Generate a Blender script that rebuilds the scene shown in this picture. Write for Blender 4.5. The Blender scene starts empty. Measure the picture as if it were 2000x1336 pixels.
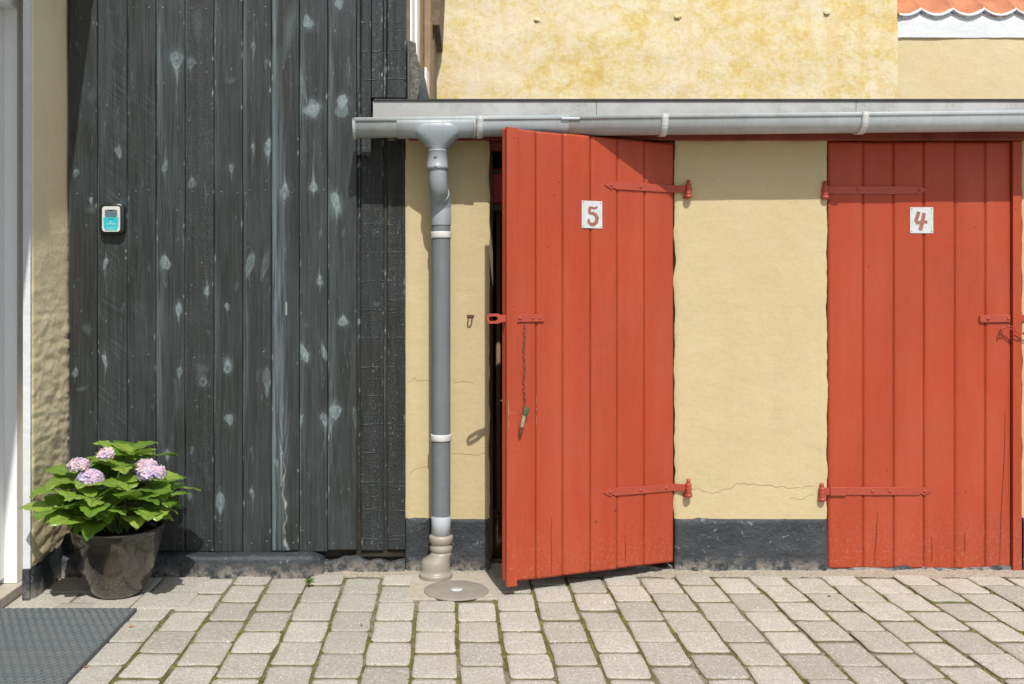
import bpy, bmesh, math, random
import numpy as np
from mathutils import Vector, Matrix, noise as mn
random.seed(7); np.random.seed(7)
scene = bpy.context.scene
C = bpy.context.collection
R = math.radians
# ------------------------------------------------------------------ camera, sky, sun, exposure
F = 1950.0; D = 4.0625; H = 1.1667; VX = 870.0; VY = 555.0      # focal length (photo px), distance to facade, eye height, vanishing point
cam_d = bpy.data.cameras.new('camera'); cam = bpy.data.objects.new('camera', cam_d); C.objects.link(cam)
cam.location = (0, -D, H); cam.rotation_euler = (R(90), 0, 0)
cam_d.sensor_width = 36; cam_d.lens = 36 * F / 2000.0
cam_d.shift_x = (1000 - VX) / 2000.0; cam_d.shift_y = -(668 - VY) / 2000.0
cam_d.clip_start = .05; cam_d.clip_end = 500
scene.camera = cam
SUN = Vector((.17, -1, 1.366)).normalized()
w = bpy.data.worlds.new('World'); scene.world = w; w.use_nodes = True
nt = w.node_tree; bg = nt.nodes['Background']
sky = nt.nodes.new('ShaderNodeTexSky'); sky.sky_type = 'NISHITA'; sky.sun_disc = False
sky.sun_elevation = math.asin(SUN.z); sky.sun_rotation = math.atan2(SUN.x, SUN.y)
sky.air_density = 1.0; sky.dust_density = 2.0; sky.ozone_density = 1.0
nt.links.new(sky.outputs[0], bg.inputs[0]); bg.inputs[1].default_value = .125
sd = bpy.data.lights.new('sun', 'SUN'); sd.energy = 4.2; sd.angle = R(.5); sd.color = (1, .965, .91)
so = bpy.data.objects.new('sun', sd); C.objects.link(so)
so.rotation_euler = SUN.to_track_quat('Z', 'Y').to_euler(); so.location = (2, -6, 8)
scene.view_settings.view_transform = 'Standard'; scene.view_settings.look = 'None'
scene.view_settings.gamma = 1; scene.view_settings.exposure = .09
scene.render.engine = 'CYCLES'; scene.cycles.max_bounces = 8; scene.cycles.diffuse_bounces = 5

def P(px, py, Y=0.0):
    """photo pixel at a given world Y -> world point"""
    s = (D + Y) / F
    return Vector(((px - VX) * s, Y, H - (py - VY) * s))
def G(px, py):
    """photo pixel on the ground"""
    d = F * H / (py - VY)
    return Vector(((px - VX) * d / F, d - D, 0))

# ------------------------------------------------------------------ object helpers
def link(name, me, mat, parent=None):
    o = bpy.data.objects.new(name, me); C.objects.link(o)
    if mat is not None:
        for m in (mat if isinstance(mat, (list, tuple)) else [mat]): me.materials.append(m)
    if parent is not None: o.parent = parent
    return o
def tag(o, label=None, cat=None, group=None, kind=None):
    if label: o['label'] = label
    if cat: o['category'] = cat
    if group: o['group'] = group
    if kind: o['kind'] = kind
    return o
def empty(name, loc, label=None, cat=None, group=None):
    o = bpy.data.objects.new(name, None); C.objects.link(o); o.location = loc; o.empty_display_size = .1
    return tag(o, label, cat, group)
def wloc(p):
    v = Vector((0, 0, 0))
    while p is not None:
        v += p.location; p = p.parent
    return v

class MB:
    """collects shapes; build() links them as one mesh object"""
    def __init__(s): s.bm = bmesh.new(); s.mi = 0
    def face(s, pts, smooth=False):
        try:
            f = s.bm.faces.new([s.bm.verts.new(p) for p in pts]); f.smooth = smooth; f.material_index = s.mi; return f
        except ValueError: return None
    def box(s, x0, x1, y0, y1, z0, z1, bev=0.0, seg=2):
        vs = [s.bm.verts.new((x, y, z)) for x in (x0, x1) for y in (y0, y1) for z in (z0, z1)]
        q = [(0, 1, 3, 2), (4, 6, 7, 5), (0, 4, 5, 1), (2, 3, 7, 6), (0, 2, 6, 4), (1, 5, 7, 3)]
        fs = [s.bm.faces.new([vs[i] for i in f]) for f in q]
        for f in fs: f.material_index = s.mi
        if bev:
            es = list({e for f in fs for e in f.edges})
            r = bmesh.ops.bevel(s.bm, geom=es, offset=bev, segments=seg, affect='EDGES', profile=.5)
            for f in r['faces']: f.material_index = s.mi
        return s
    def prism(s, pts, vec, bev=0.0):
        """polygon (list of 3D points) extruded along vec"""
        vec = Vector(vec)
        a = [s.bm.verts.new(p) for p in pts]; b = [s.bm.verts.new(Vector(p) + vec) for p in pts]
        n = len(pts); fs = [s.bm.faces.new(a), s.bm.faces.new(b[::-1])]
        for i in range(n): fs.append(s.bm.faces.new((a[i], a[(i + 1) % n], b[(i + 1) % n], b[i])))
        for f in fs: f.material_index = s.mi
        if bev:
            es = [e for e in fs[0].edges] + [e for e in fs[1].edges]
            bmesh.ops.bevel(s.bm, geom=es, offset=bev, segments=2, affect='EDGES', profile=.5)
        return s
    def tube(s, path, rad, seg=16, caps=True, closed=False):
        path = [Vector(p) for p in path]; n = len(path)
        rad = rad if isinstance(rad, (list, tuple)) else [rad] * n
        rings = []; up = None
        for i, p in enumerate(path):
            a = path[(i - 1) % n] if (closed or i > 0) else p
            b = path[(i + 1) % n] if (closed or i < n - 1) else p
            t = (b - a).normalized()
            if up is None:
                up = Vector((0, 1, 0)) if abs(t.y) < .9 else Vector((1, 0, 0))
            x = t.cross(up).normalized(); up = x.cross(t).normalized()
            rings.append([s.bm.verts.new(p + (x * math.cos(k * 2 * math.pi / seg) + up * math.sin(k * 2 * math.pi / seg)) * rad[i]) for k in range(seg)])
        m = n if closed else n - 1
        for i in range(m):
            r0, r1 = rings[i], rings[(i + 1) % n]
            for k in range(seg):
                f = s.bm.faces.new((r0[k], r0[(k + 1) % seg], r1[(k + 1) % seg], r1[k])); f.smooth = True; f.material_index = s.mi
        if caps and not closed:
            for r in (rings[0], rings[-1]):
                f = s.bm.faces.new([s.bm.verts.new(v.co) for v in r]); f.material_index = s.mi
        return s
    def lathe(s, prof, c=(0, 0, 0), seg=32, axis='z'):
        c = Vector(c); rings = []
        for r, h in prof:
            ring = []
            for k in range(seg):
                a = 2 * math.pi * k / seg
                if axis == 'z': v = Vector((r * math.cos(a), r * math.sin(a), h))
                else: v = Vector((r * math.cos(a), h, r * math.sin(a)))
                ring.append(s.bm.verts.new(c + v))
            rings.append(ring)
        for i in range(len(rings) - 1):
            for k in range(seg):
                f = s.bm.faces.new((rings[i][k], rings[i][(k + 1) % seg], rings[i + 1][(k + 1) % seg], rings[i + 1][k])); f.smooth = True; f.material_index = s.mi
        for r in (rings[0], rings[-1]):
            if (r[0].co - r[len(r) // 2].co).length < .003: f = s.bm.faces.new(r)
            else: f = s.bm.faces.new([s.bm.verts.new(v.co) for v in r])
            f.material_index = s.mi
        return s
    def ribbon(s, pts, wid, t, n=(0, -1, 0)):
        """flat band through pts with half width wid, standing t proud along n"""
        pts = [Vector(p) for p in pts]; n = Vector(n); N = len(pts)
        wid = wid if isinstance(wid, (list, tuple)) else [wid] * N
        A = []; B = []; A0 = []; B0 = []
        for i, p in enumerate(pts):
            d = (pts[min(i + 1, N - 1)] - pts[max(i - 1, 0)]).normalized(); q = d.cross(n).normalized() * wid[i]
            A.append(s.bm.verts.new(p + q + n * t)); B.append(s.bm.verts.new(p - q + n * t))
            A0.append(s.bm.verts.new(p + q)); B0.append(s.bm.verts.new(p - q))
        for i in range(N - 1):
            for f in ((A[i], A[i + 1], B[i + 1], B[i]), (A0[i], A0[i + 1], A[i + 1], A[i]), (B[i], B[i + 1], B0[i + 1], B0[i])):
                s.bm.faces.new(f).material_index = s.mi
        s.bm.faces.new((A[0], B[0], B0[0], A0[0])).material_index = s.mi; s.bm.faces.new((A[-1], A0[-1], B0[-1], B[-1])).material_index = s.mi
        return s
    def build(s, name, mat, parent=None, local=False):
        if parent is not None and not local:
            bmesh.ops.translate(s.bm, verts=s.bm.verts, vec=-wloc(parent))
        bmesh.ops.recalc_face_normals(s.bm, faces=s.bm.faces)
        me = bpy.data.meshes.new(name); s.bm.to_mesh(me); s.bm.free()
        return link(name, me, mat, parent)

def smooth_all(o):
    for p in o.data.polygons: p.use_smooth = True
    return o

def grid_faces(nx, nz, off=0):
    i = np.arange(nx - 1)[None, :] + np.arange(nz - 1)[:, None] * nx
    i = i.ravel() + off
    return np.stack([i, i + 1, i + nx + 1, i + nx], 1)
def np_mesh(name, V, Fq, mat, parent=None, attrs=None, smooth=True, tris=False):
    me = bpy.data.meshes.new(name); k = Fq.shape[1]
    me.vertices.add(len(V)); me.vertices.foreach_set('co', V.astype(np.float32).ravel())
    me.loops.add(Fq.size); me.loops.foreach_set('vertex_index', Fq.astype(np.int32).ravel())
    me.polygons.add(len(Fq)); me.polygons.foreach_set('loop_start', np.arange(0, Fq.size, k, dtype=np.int32))
    me.polygons.foreach_set('loop_total', np.full(len(Fq), k, dtype=np.int32))
    me.polygons.foreach_set('use_smooth', np.full(len(Fq), smooth))
    me.update(calc_edges=True); me.validate()
    for n, a in (attrs or {}).items():
        at = me.attributes.new(n, 'FLOAT', 'POINT'); at.data.foreach_set('value', a.astype(np.float32))
    return link(name, me, mat, parent)

def fbm(x, y, z, oct=4, H_=1.0):
    return mn.fractal(Vector((x, y, z)), H_, 2.0, oct)

def slab_noise(name, mat, parent, x0, x1, z0, z1, Y, back, amp=.004, sc=3.0, res=.012, jit=(0, 0, 0, 0), seed=0, xr=None):
    """upright plaster panel facing -Y with an uneven face and ragged edges (jit: left, right, bottom, top); closed box"""
    nx = max(2, int((x1 - x0) / res)); nz = max(2, int((z1 - z0) / res))
    V = np.zeros((nz, nx, 3)); off = -wloc(parent)
    for j in range(nz):
        tz = j / (nz - 1); z = z0 + (z1 - z0) * tz
        xl = x0 + jit[0] * fbm(seed, z * 9, 1, 5); xrr = x1 + jit[1] * fbm(seed + 5, z * 9, 2, 5)
        for i in range(nx):
            tx = i / (nx - 1); x = xl + (xrr - xl) * tx
            zb = z
            if jit[2] and tz < .2: zb += (1 - tz / .2) * jit[2] * fbm(x * 8, seed, 3, 4)
            if jit[3] and tz > .8: zb += (tz - .8) / .2 * jit[3] * fbm(x * 6, seed, 7, 4)
            n = fbm(x * sc, z * sc, seed, 5) * amp + fbm(x * 30, z * 30, seed, 3) * amp * .12
            e = min(tx * (x1 - x0), (1 - tx) * (x1 - x0), (1 - tz) * (z1 - z0)) / .012
            rnd = (1 - min(e, 1)) ** 2 * .006
            V[j, i] = (x, Y + n + rnd, zb)
    front = V.reshape(-1, 3)
    idx = np.arange(nx * nz).reshape(nz, nx)
    loop = np.concatenate([idx[0, :], idx[1:, -1], idx[-1, -2::-1], idx[-2:0:-1, 0]])
    bk = front[loop].copy(); bk[:, 1] = back
    b0 = len(front); m = len(loop)
    side = np.array([[loop[k], b0 + k, b0 + (k + 1) % m, loop[(k + 1) % m]] for k in range(m)])
    AV = np.concatenate([front, bk]) + np.array(off)
    o = np_mesh(name, AV, np.concatenate([grid_faces(nx, nz), side]), mat, parent)
    bm = bmesh.new(); bm.from_mesh(o.data); bm.verts.ensure_lookup_table()
    for f in bm.faces:
        f.smooth = True
    for e in bm.edges:
        if len(e.link_faces) == 2 and e.calc_face_angle(0) > .8: e.smooth = False
    bm.to_mesh(o.data); bm.free()
    return o

# ------------------------------------------------------------------ materials
class N:
    def __init__(s, name):
        s.m = bpy.data.materials.new(name); s.m.use_nodes = True; s.t = s.m.node_tree; s.b = s.t.nodes['Principled BSDF']
        s.co = s.t.nodes.new('ShaderNodeTexCoord').outputs['Object']
    def new(s, k, **kw):
        n = s.t.nodes.new(k)
        for a, b in kw.items(): setattr(n, a, b)
        return n
    def l(s, a, b): s.t.links.new(a, b)
    def mapping(s, scale, loc=(0, 0, 0), rot=(0, 0, 0)):
        n = s.new('ShaderNodeMapping'); n.inputs['Scale'].default_value = scale; n.inputs['Location'].default_value = loc; n.inputs['Rotation'].default_value = rot
        s.l(s.co, n.inputs[0]); return n.outputs[0]
    def noise(s, scale, det=5, rough=.6, vec=None, dist=0.0):
        n = s.new('ShaderNodeTexNoise'); n.inputs['Scale'].default_value = scale; n.inputs['Detail'].default_value = det
        n.inputs['Roughness'].default_value = rough; n.inputs['Distortion'].default_value = dist
        s.l(vec if vec is not None else s.co, n.inputs['Vector']); return n.outputs['Fac']
    def voro(s, scale, vec=None, out='Distance', feat='F1'):
        n = s.new('ShaderNodeTexVoronoi'); n.feature = feat; n.inputs['Scale'].default_value = scale
        s.l(vec if vec is not None else s.co, n.inputs['Vector']); return n.outputs[out]
    def ramp(s, fac, stops, interp='LINEAR'):
        n = s.new('ShaderNodeValToRGB'); cr = n.color_ramp; cr.interpolation = interp
        while len(cr.elements) < len(stops): cr.elements.new(.5)
        for e, (p, c) in zip(cr.elements, stops):
            e.position = p; e.color = (c, c, c, 1) if isinstance(c, (int, float)) else (*c, 1)
        s.l(fac, n.inputs[0]); return n.outputs[0]
    def mix(s, fac, a, b, mode='MIX'):
        n = s.new('ShaderNodeMix', data_type='RGBA', blend_type=mode)
        for v, i in ((fac, 0), (a, 6), (b, 7)):
            if isinstance(v, (int, float)): n.inputs[i].default_value = v if i == 0 else (v, v, v, 1)
            elif isinstance(v, tuple): n.inputs[i].default_value = (*v, 1)
            else: s.l(v, n.inputs[i])
        return n.outputs[2]
    def math(s, op, a, b=0.0):
        n = s.new('ShaderNodeMath', operation=op)
        for i, v in enumerate((a, b)):
            if isinstance(v, (int, float)): n.inputs[i].default_value = v
            else: s.l(v, n.inputs[i])
        return n.outputs[0]
    def attr(s, name): return s.new('ShaderNodeAttribute', attribute_name=name).outputs['Fac']
    def sep(s, i):
        n = s.new('ShaderNodeSeparateXYZ'); s.l(s.co, n.inputs[0]); return n.outputs[i]
    def bump(s, h, dist=.002, strength=1.0, prev=None):
        n = s.new('ShaderNodeBump'); n.inputs['Distance'].default_value = dist; n.inputs['Strength'].default_value = strength
        s.l(h, n.inputs['Height'])
        if prev is not None: s.l(prev, n.inputs['Normal'])
        return n.outputs[0]
    def done(s, col=None, rough=.6, normal=None, spec=.5, **kw):
        for v, k in ((col, 'Base Color'), (rough, 'Roughness'), (normal, 'Normal'), (spec, 'Specular IOR Level')):
            if v is None: continue
            if isinstance(v, (int, float)): s.b.inputs[k].default_value = v
            elif isinstance(v, tuple): s.b.inputs[k].default_value = (*v, 1)
            else: s.l(v, s.b.inputs[k])
        for k, v in kw.items(): s.b.inputs[k.replace('_', ' ')].default_value = v
        return s.m

def m_plaster(name, a, b, c, sc=2.5, bumpd=.004, amt=.5, rust=False):
    n = N(name)
    big = n.noise(sc, 6, .62, dist=.4); fine = n.noise(60, 4, .6); mid = n.noise(14, 5, .65)
    col = n.mix(n.ramp(big, [(.35, 0), (.65, 1)]), a, b)
    col = n.mix(n.math('MULTIPLY', n.ramp(mid, [(.52, 0), (.72, 1)]), amt), col, c)
    col = n.mix(n.math('MULTIPLY', n.ramp(fine, [(.3, 1), (.5, 0)]), .10), col, (.25, .17, .07))
    st = n.noise(1, 4, .6, vec=n.mapping((7, 7, .8)))
    col = n.mix(n.math('MULTIPLY', n.ramp(st, [(.55, 0), (.8, 1)]), .18), col, tuple(v * .78 for v in a))
    h = n.bump(n.noise(9, 6, .55, dist=.3), bumpd * .9, 1)
    h = n.bump(n.noise(55, 4, .6), bumpd * .35, 1, h)
    hs = n.noise(1, 4, .6, vec=n.mapping((8, 8, 26)))
    h = n.bump(hs, bumpd * .3, 1, h)
    return n.done(col, .85, h, spec=.2)
M = {}
M['plaster'] = m_plaster('yellow_limewash', (.535, .445, .265), (.515, .42, .24), (.56, .475, .30), amt=.55, bumpd=.0034)
M['plaster_house'] = m_plaster('ochre_limewash', (.86, .73, .47), (.80, .67, .41), (.87, .76, .54), amt=.3, bumpd=.004)
M['plaster_new'] = m_plaster('pale_yellow_limewash', (.64, .54, .335), (.61, .50, .28), (.67, .57, .38), amt=.3, bumpd=.003)
def m_upper():
    n = N('patchy_limewash')
    big = n.noise(1.7, 7, .62, dist=.5); mid = n.noise(9, 7, .74, dist=.35); fine = n.noise(40, 5, .7)
    s_ = n.math('ADD', n.math('MULTIPLY', big, .34), n.math('ADD', n.math('MULTIPLY', mid, .56), n.math('MULTIPLY', fine, .28)))
    col = n.ramp(s_, [(.45, (.58, .41, .135)), (.52, (.63, .49, .20)), (.57, (.665, .555, .31)), (.64, (.70, .615, .43))])
    st = n.noise(1, 5, .65, vec=n.mapping((11, 11, 2.2)))
    col = n.mix(n.math('MULTIPLY', n.ramp(st, [(.52, 0), (.66, 1)]), .45), col, (.64, .44, .16))
    col = n.mix(n.math('MULTIPLY', n.ramp(n.noise(90, 3, .7), [(.33, 1), (.43, 0)]), .3), col, (.38, .24, .08))
    h = n.bump(n.noise(7, 7, .6, dist=.4), .008); h = n.bump(n.noise(45, 5, .6), .0015, 1, h)
    return n.done(col, .9, h, spec=.15)
M['upper'] = m_upper()
def m_tar(name='black_tar_paint', rough=.5):
    n = N(name)
    b = n.noise(5, 6, .65); f = n.noise(70, 5, .7); v = n.noise(28, 5, .75, dist=.6)
    col = n.mix(n.ramp(b, [(.35, 0), (.7, 1)]), (.022, .027, .033), (.050, .058, .066))
    col = n.mix(n.math('MULTIPLY', n.ramp(v, [(.61, 0), (.68, 1)]), .7), col, (.30, .33, .35))
    z = n.new('ShaderNodeNewGeometry'); sp = n.new('ShaderNodeSeparateXYZ'); n.l(z.outputs['Position'], sp.inputs[0])
    low = n.math('MULTIPLY', n.ramp(sp.outputs[2], [(.0, 1), (.06, 0)]), n.ramp(n.noise(22, 5, .7), [(.42, 0), (.6, 1)]))
    col = n.mix(low, col, (.30, .27, .23))
    sc_ = n.ramp(n.noise(1, 4, .7, vec=n.mapping((18, 18, 60)), dist=.5), [(.60, 0), (.68, 1)]); col = n.mix(n.math('MULTIPLY', sc_, .30), col, (.16, .18, .20))
    h = n.bump(n.noise(14, 7, .7), .012); h = n.bump(f, .003, 1, h)
    return n.done(col, rough, h, spec=.5)
M['tar'] = m_tar()
def m_boards():
    n = N('black_stained_boards')
    gr = n.noise(1, 6, .7, vec=n.mapping((95, 95, 3.2)), dist=.35); br = n.noise(1, 5, .6, vec=n.mapping((22, 22, 1.2)))
    hair = n.noise(1, 5, .75, vec=n.mapping((330, 330, 7)), dist=.25); wide = n.noise(2.2, 5, .6); mid = n.noise(9, 5, .65)
    bt = n.attr('tone'); pale = n.attr('pale'); rs = n.attr('sawn'); dg = n.attr('diag'); rg = n.attr('ring'); rst = n.attr('ringst')
    col = n.mix(n.ramp(gr, [(.35, 0), (.72, 1)]), (.015, .0175, .0160), (.036, .0410, .0385))
    col = n.mix(n.math('MULTIPLY', n.ramp(br, [(.50, 0), (.75, 1)]), .35), col, (.058, .074, .080))
    col = n.mix(n.math('MULTIPLY', n.ramp(wide, [(.46, 0), (.68, 1)]), .30), col, (.050, .066, .074))
    col = n.mix(n.math('MULTIPLY', n.ramp(hair, [(.57, 0), (.66, 1)]), n.math('MULTIPLY', n.ramp(mid, [(.48, .05), (.62, 1)]), .42)), col, (.12, .15, .16))
    col = n.mix(n.math('MULTIPLY', n.ramp(hair, [(.36, 1), (.44, 0)]), .5), col, (.008, .010, .010))
    col = n.mix(bt, col, n.mix(n.ramp(gr, [(.38, 0), (.58, 1)]), (.045, .06, .068), (.20, .25, .27)))
    # sawn flecks, cross marks and slanting saw marks
    fl = n.math('MULTIPLY', n.ramp(n.noise(1, 4, .8, vec=n.mapping((230, 230, 170))), [(.59, 0), (.66, 1)]), n.ramp(n.noise(1, 3, .6, vec=n.mapping((30, 30, 2.2))), [(.48, 0), (.58, 1)]))
    col = n.mix(n.math('MULTIPLY', n.math('MULTIPLY', fl, rs), .8), col, (.34, .40, .43))
    hl = n.ramp(n.noise(1, 3, .6, vec=n.mapping((3.5, 3.5, 62))), [(.60, 0), (.70, 1)])
    zl = n.math('ADD', n.math('MULTIPLY', n.sep(2), 54.0), n.math('MULTIPLY', n.noise(5, 3, .6), 1.6)); hl = n.math('MAXIMUM', n.math('MULTIPLY', hl, .6), n.ramp(n.math('SINE', zl), [(.985, 0), (.999, 1)]))
    hl = n.math('MULTIPLY', hl, n.ramp(n.noise(22, 4, .7), [(.45, 0), (.60, 1)]))
    hl = n.math('MULTIPLY', hl, n.ramp(rs, [(.85, 0), (.95, 1)]))
    col = n.mix(n.math('MULTIPLY', n.math('MULTIPLY', hl, rs), .24), col, (.26, .31, .33))
    mr = n.new('ShaderNodeMapping'); mr.inputs['Rotation'].default_value = (0, R(-40), 0); n.l(n.co, mr.inputs[0])
    ms = n.new('ShaderNodeMapping'); ms.inputs['Scale'].default_value = (7, 7, 85); n.l(mr.outputs[0], ms.inputs[0])
    dl = n.math('MULTIPLY', n.ramp(n.noise(1, 4, .65, vec=ms.outputs[0], dist=.3), [(.50, 0), (.68, 1)]), n.ramp(n.noise(4, 4, .65), [(.44, 0), (.62, 1)]))
    dl = n.math('MULTIPLY', dl, n.ramp(gr, [(.35, .3), (.6, 1)]))
    col = n.mix(n.math('MULTIPLY', n.math('MULTIPLY', dl, dg), .38), col, (.17, .205, .215))
    # growth rings flowing round the knots
    rn = n.math('SINE', n.math('ADD', n.math('MULTIPLY', rg, 16.0), n.math('MULTIPLY', n.noise(34, 4, .65), 11.0)))
    rm = n.math('MULTIPLY', n.math('MULTIPLY', n.ramp(rn, [(.35, 0), (.85, 1)]), rst), n.ramp(n.noise(26, 4, .7), [(.40, .1), (.62, 1)]))
    col = n.mix(n.math('MULTIPLY', rm, .6), col, (.19, .235, .25))
    pn = n.math('MULTIPLY', pale, n.ramp(n.noise(1, 5, .8, vec=n.mapping((260, 260, 45)), dist=.6), [(.34, .42), (.56, 1.15)]))
    col = n.mix(n.ramp(pn, [(0.04, 0), (.9, 1)]), col, (.235, .295, .31))
    scf = n.math('MULTIPLY', n.ramp(n.noise(1, 5, .75, vec=n.mapping((34, 34, 7)), dist=.5), [(.60, 0), (.72, 1)]), n.ramp(n.noise(1, 4, .8, vec=n.mapping((300, 300, 60))), [(.42, 0), (.6, 1)]))
    col = n.mix(n.math('MULTIPLY', scf, .55), col, (.21, .26, .275))
    col = n.mix(n.attr('white'), col, (.58, .63, .60))
    h = n.bump(gr, .0016); h = n.bump(hair, .0009, 1, h); h = n.bump(n.noise(1, 4, .8, vec=n.mapping((200, 200, 140))), .0008, 1, h)
    h = n.bump(n.math('MULTIPLY', n.math('ADD', n.noise(1, 4, .8, vec=n.mapping((190, 190, 120))), hl), rs), .006, 1, h)
    h = n.bump(n.math('MULTIPLY', dl, dg), .001, 1, h); h = n.bump(rm, .001, 1, h); h = n.bump(pn, .0015, 1, h)
    return n.done(col, n.ramp(gr, [(.3, .34), (.7, .55)]), h, spec=.42)
M['boards'] = m_boards()
def m_red(name, base=(.385, .054, .020), dull=(.345, .056, .025)):
    n = N(name)
    gr = n.noise(1, 6, .7, vec=n.mapping((75, 75, 2.4)), dist=.3); big = n.noise(2.2, 5, .6)
    col = n.mix(n.ramp(big, [(.35, 0), (.68, 1)]), base, dull)
    col = n.mix(n.math('MULTIPLY', n.ramp(gr, [(.52, 0), (.75, 1)]), .22), col, (.36, .055, .025))
    # worn grain near the bottom of the door, and tiny chips
    lo = n.ramp(n.sep(2), [(.10, 1), (.42, 0)])
    wg = n.math('MULTIPLY', n.ramp(n.noise(1, 6, .75, vec=n.mapping((130, 130, 3))), [(.56, 0), (.66, 1)]), n.ramp(n.noise(1, 3, .6, vec=n.mapping((9, 9, 2))), [(.5, 0), (.62, 1)]))
    col = n.mix(n.math('MULTIPLY', n.math('MULTIPLY', lo, wg), .6), col, (.17, .045, .03))
    col = n.mix(n.math('MULTIPLY', n.ramp(n.voro(38), [(.05, 1), (.09, 0)]), .18), col, (.62, .24, .17))
    sp_ = n.math('MULTIPLY', n.ramp(n.sep(2), [(.06, 1), (.30, 0)]), n.ramp(n.noise(70, 4, .75), [(.52, 0), (.66, 1)]))
    col = n.mix(n.math('MULTIPLY', sp_, .35), col, (.46, .26, .17))
    fd = n.ramp(n.noise(1, 4, .6, vec=n.mapping((5, 5, 1.1))), [(.42, 0), (.66, 1)]); col = n.mix(n.math('MULTIPLY', fd, .35), col, (.46, .105, .058))
    dk = n.ramp(n.noise(1, 5, .7, vec=n.mapping((160, 160, 3.5))), [(.60, 0), (.68, 1)]); col = n.mix(n.math('MULTIPLY', n.math('MULTIPLY', dk, n.ramp(n.noise(3, 3, .6), [(.45, 0), (.6, 1)])), .35), col, (.20, .035, .018))
    ch = n.attr('chip'); col = n.mix(ch, col, (.55, .47, .36))
    h = n.bump(gr, .0022); h = n.bump(n.noise(1, 4, .7, vec=n.mapping((220, 220, 9))), .0008, 1, h); h = n.bump(n.noise(5, 5, .6), .004, 1, h); h = n.bump(n.ramp(n.voro(38), [(.04, 1), (.09, 0)]), .0008, 1, h)
    return n.done(col, n.ramp(big, [(.3, .36), (.7, .50)]), h, spec=.30)
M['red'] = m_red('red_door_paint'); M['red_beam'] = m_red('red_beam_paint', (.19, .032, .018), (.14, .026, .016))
def m_iron():
    n = N('red_painted_iron'); a = n.noise(40, 5, .7)
    col = n.mix(n.ramp(a, [(.5, 0), (.75, 1)]), (.37, .058, .032), (.31, .052, .030))
    col = n.mix(n.math('MULTIPLY', n.ramp(n.noise(90, 4, .7), [(.62, 0), (.7, 1)]), .6), col, (.10, .035, .02))
    return n.done(col, .45, n.bump(a, .0015), spec=.5)
M['iron'] = m_iron()
def m_simple(name, col, rough=.5, var=.25, sc=20, bump=.001, spec=.5, dark=None, **kw):
    n = N(name); a = n.noise(sc, 5, .65)
    c2 = dark or tuple(v * (1 - var) for v in col)
    return n.done(n.mix(n.ramp(a, [(.35, 0), (.7, 1)]), col, c2), rough, n.bump(n.noise(sc * 2.5, 4, .6), bump), spec=spec, **kw)
def m_pvc(name, base, rough):
    n = N(name); st = n.noise(1, 5, .7, vec=n.mapping((38, 38, 1.6))); b_ = n.noise(9, 5, .7); f = n.noise(120, 3, .8)
    col = n.mix(n.ramp(b_, [(.4, 0), (.7, 1)]), base, tuple(v * .86 for v in base))
    col = n.mix(n.math('MULTIPLY', n.ramp(st, [(.52, 0), (.68, 1)]), .30), col, tuple(v * q for v, q in zip(base, (.62, .58, .50))))
    col = n.mix(n.math('MULTIPLY', n.math('MULTIPLY', n.ramp(f, [(.58, 0), (.66, 1)]), n.ramp(b_, [(.45, 0), (.6, 1)])), .35), col, (.12, .11, .09))
    return n.done(col, n.ramp(st, [(.4, rough), (.7, rough + .2)]), n.bump(b_, .0008), spec=.45)
M['pvc'] = m_pvc('grey_pvc', (.29, .33, .355), .38)
M['pvc_gutter'] = m_pvc('grey_gutter_pvc', (.42, .46, .47), .42)
M['pvc_pipe'] = m_pvc('grey_pvc_pipe', (.165, .185, .20), .58)
M['pvc_light'] = m_simple('pale_grey_pvc', (.46, .50, .54), .35, .08, 6, .0003)
M['pvc_beige'] = m_simple('beige_grey_pvc', (.33, .30, .255), .42, .14, 8, .0005)
M['strap'] = m_simple('weathered_white_plastic', (.62, .63, .62), .45, .15, 30, .0005)
M['plate'] = m_simple('pale_aluminium_plate', (.60, .61, .60), .42, .2, 35, .0008, dark=(.47, .49, .50))
M['digit'] = m_simple('brown_red_lettering', (.33, .13, .09), .6, .25, 60, .0003)
M['rust'] = m_simple('rusty_iron', (.14, .055, .03), .75, .5, 60, .001)
M['steel'] = m_simple('bright_nail', (.40, .43, .42), .4, .3, 50, .0003)
M['felt'] = m_simple('roofing_felt', (.05, .05, .052), .8, .3, 40, .002)
def m_fascia():
    n = N('grey_cement_board')
    st = n.noise(1, 5, .65, vec=n.mapping((5, 5, 5))); f = n.noise(160, 3, .8)
    col = n.mix(n.ramp(st, [(.4, 0), (.62, 1)]), (.47, .475, .465), (.36, .365, .355))
    col = n.mix(n.math('MULTIPLY', n.math('MULTIPLY', n.ramp(f, [(.5, 0), (.6, 1)]), n.ramp(n.noise(7, 4, .6), [(.48, 0), (.6, 1)])), .5), col, (.24, .24, .23))
    return n.done(col, .7, n.bump(f, .0008), spec=.3)
M['fascia'] = m_fascia()
M['white_wood'] = m_simple('white_gloss_wood', (.86, .87, .87), .35, .05, 5, .0004)
M['white_lime'] = m_simple('white_limewash', (.70, .72, .73), .8, .06, 10, .004, spec=.2)
M['concrete'] = m_simple('pale_concrete', (.46, .41, .34), .85, .25, 30, .003, spec=.2)
M['dark_inside'] = m_simple('near_black_matt', (.045, .04, .033), .9, .4, 12, .004, spec=.1)  # near-black matt colour for the shed inside and the board backing
M['wood'] = m_simple('bare_wood', (.36, .24, .13), .65, .35, 12, .001)
M['wood_dark'] = m_simple('weathered_wood', (.22, .16, .11), .75, .5, 25, .002)
M['lead'] = m_simple('dull_lead', (.09, .10, .10), .5, .4, 20, .002)
M['glass'] = m_simple('dark_glass', (.02, .03, .04), .08, .1, 5, .0, spec=.8)
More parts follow.
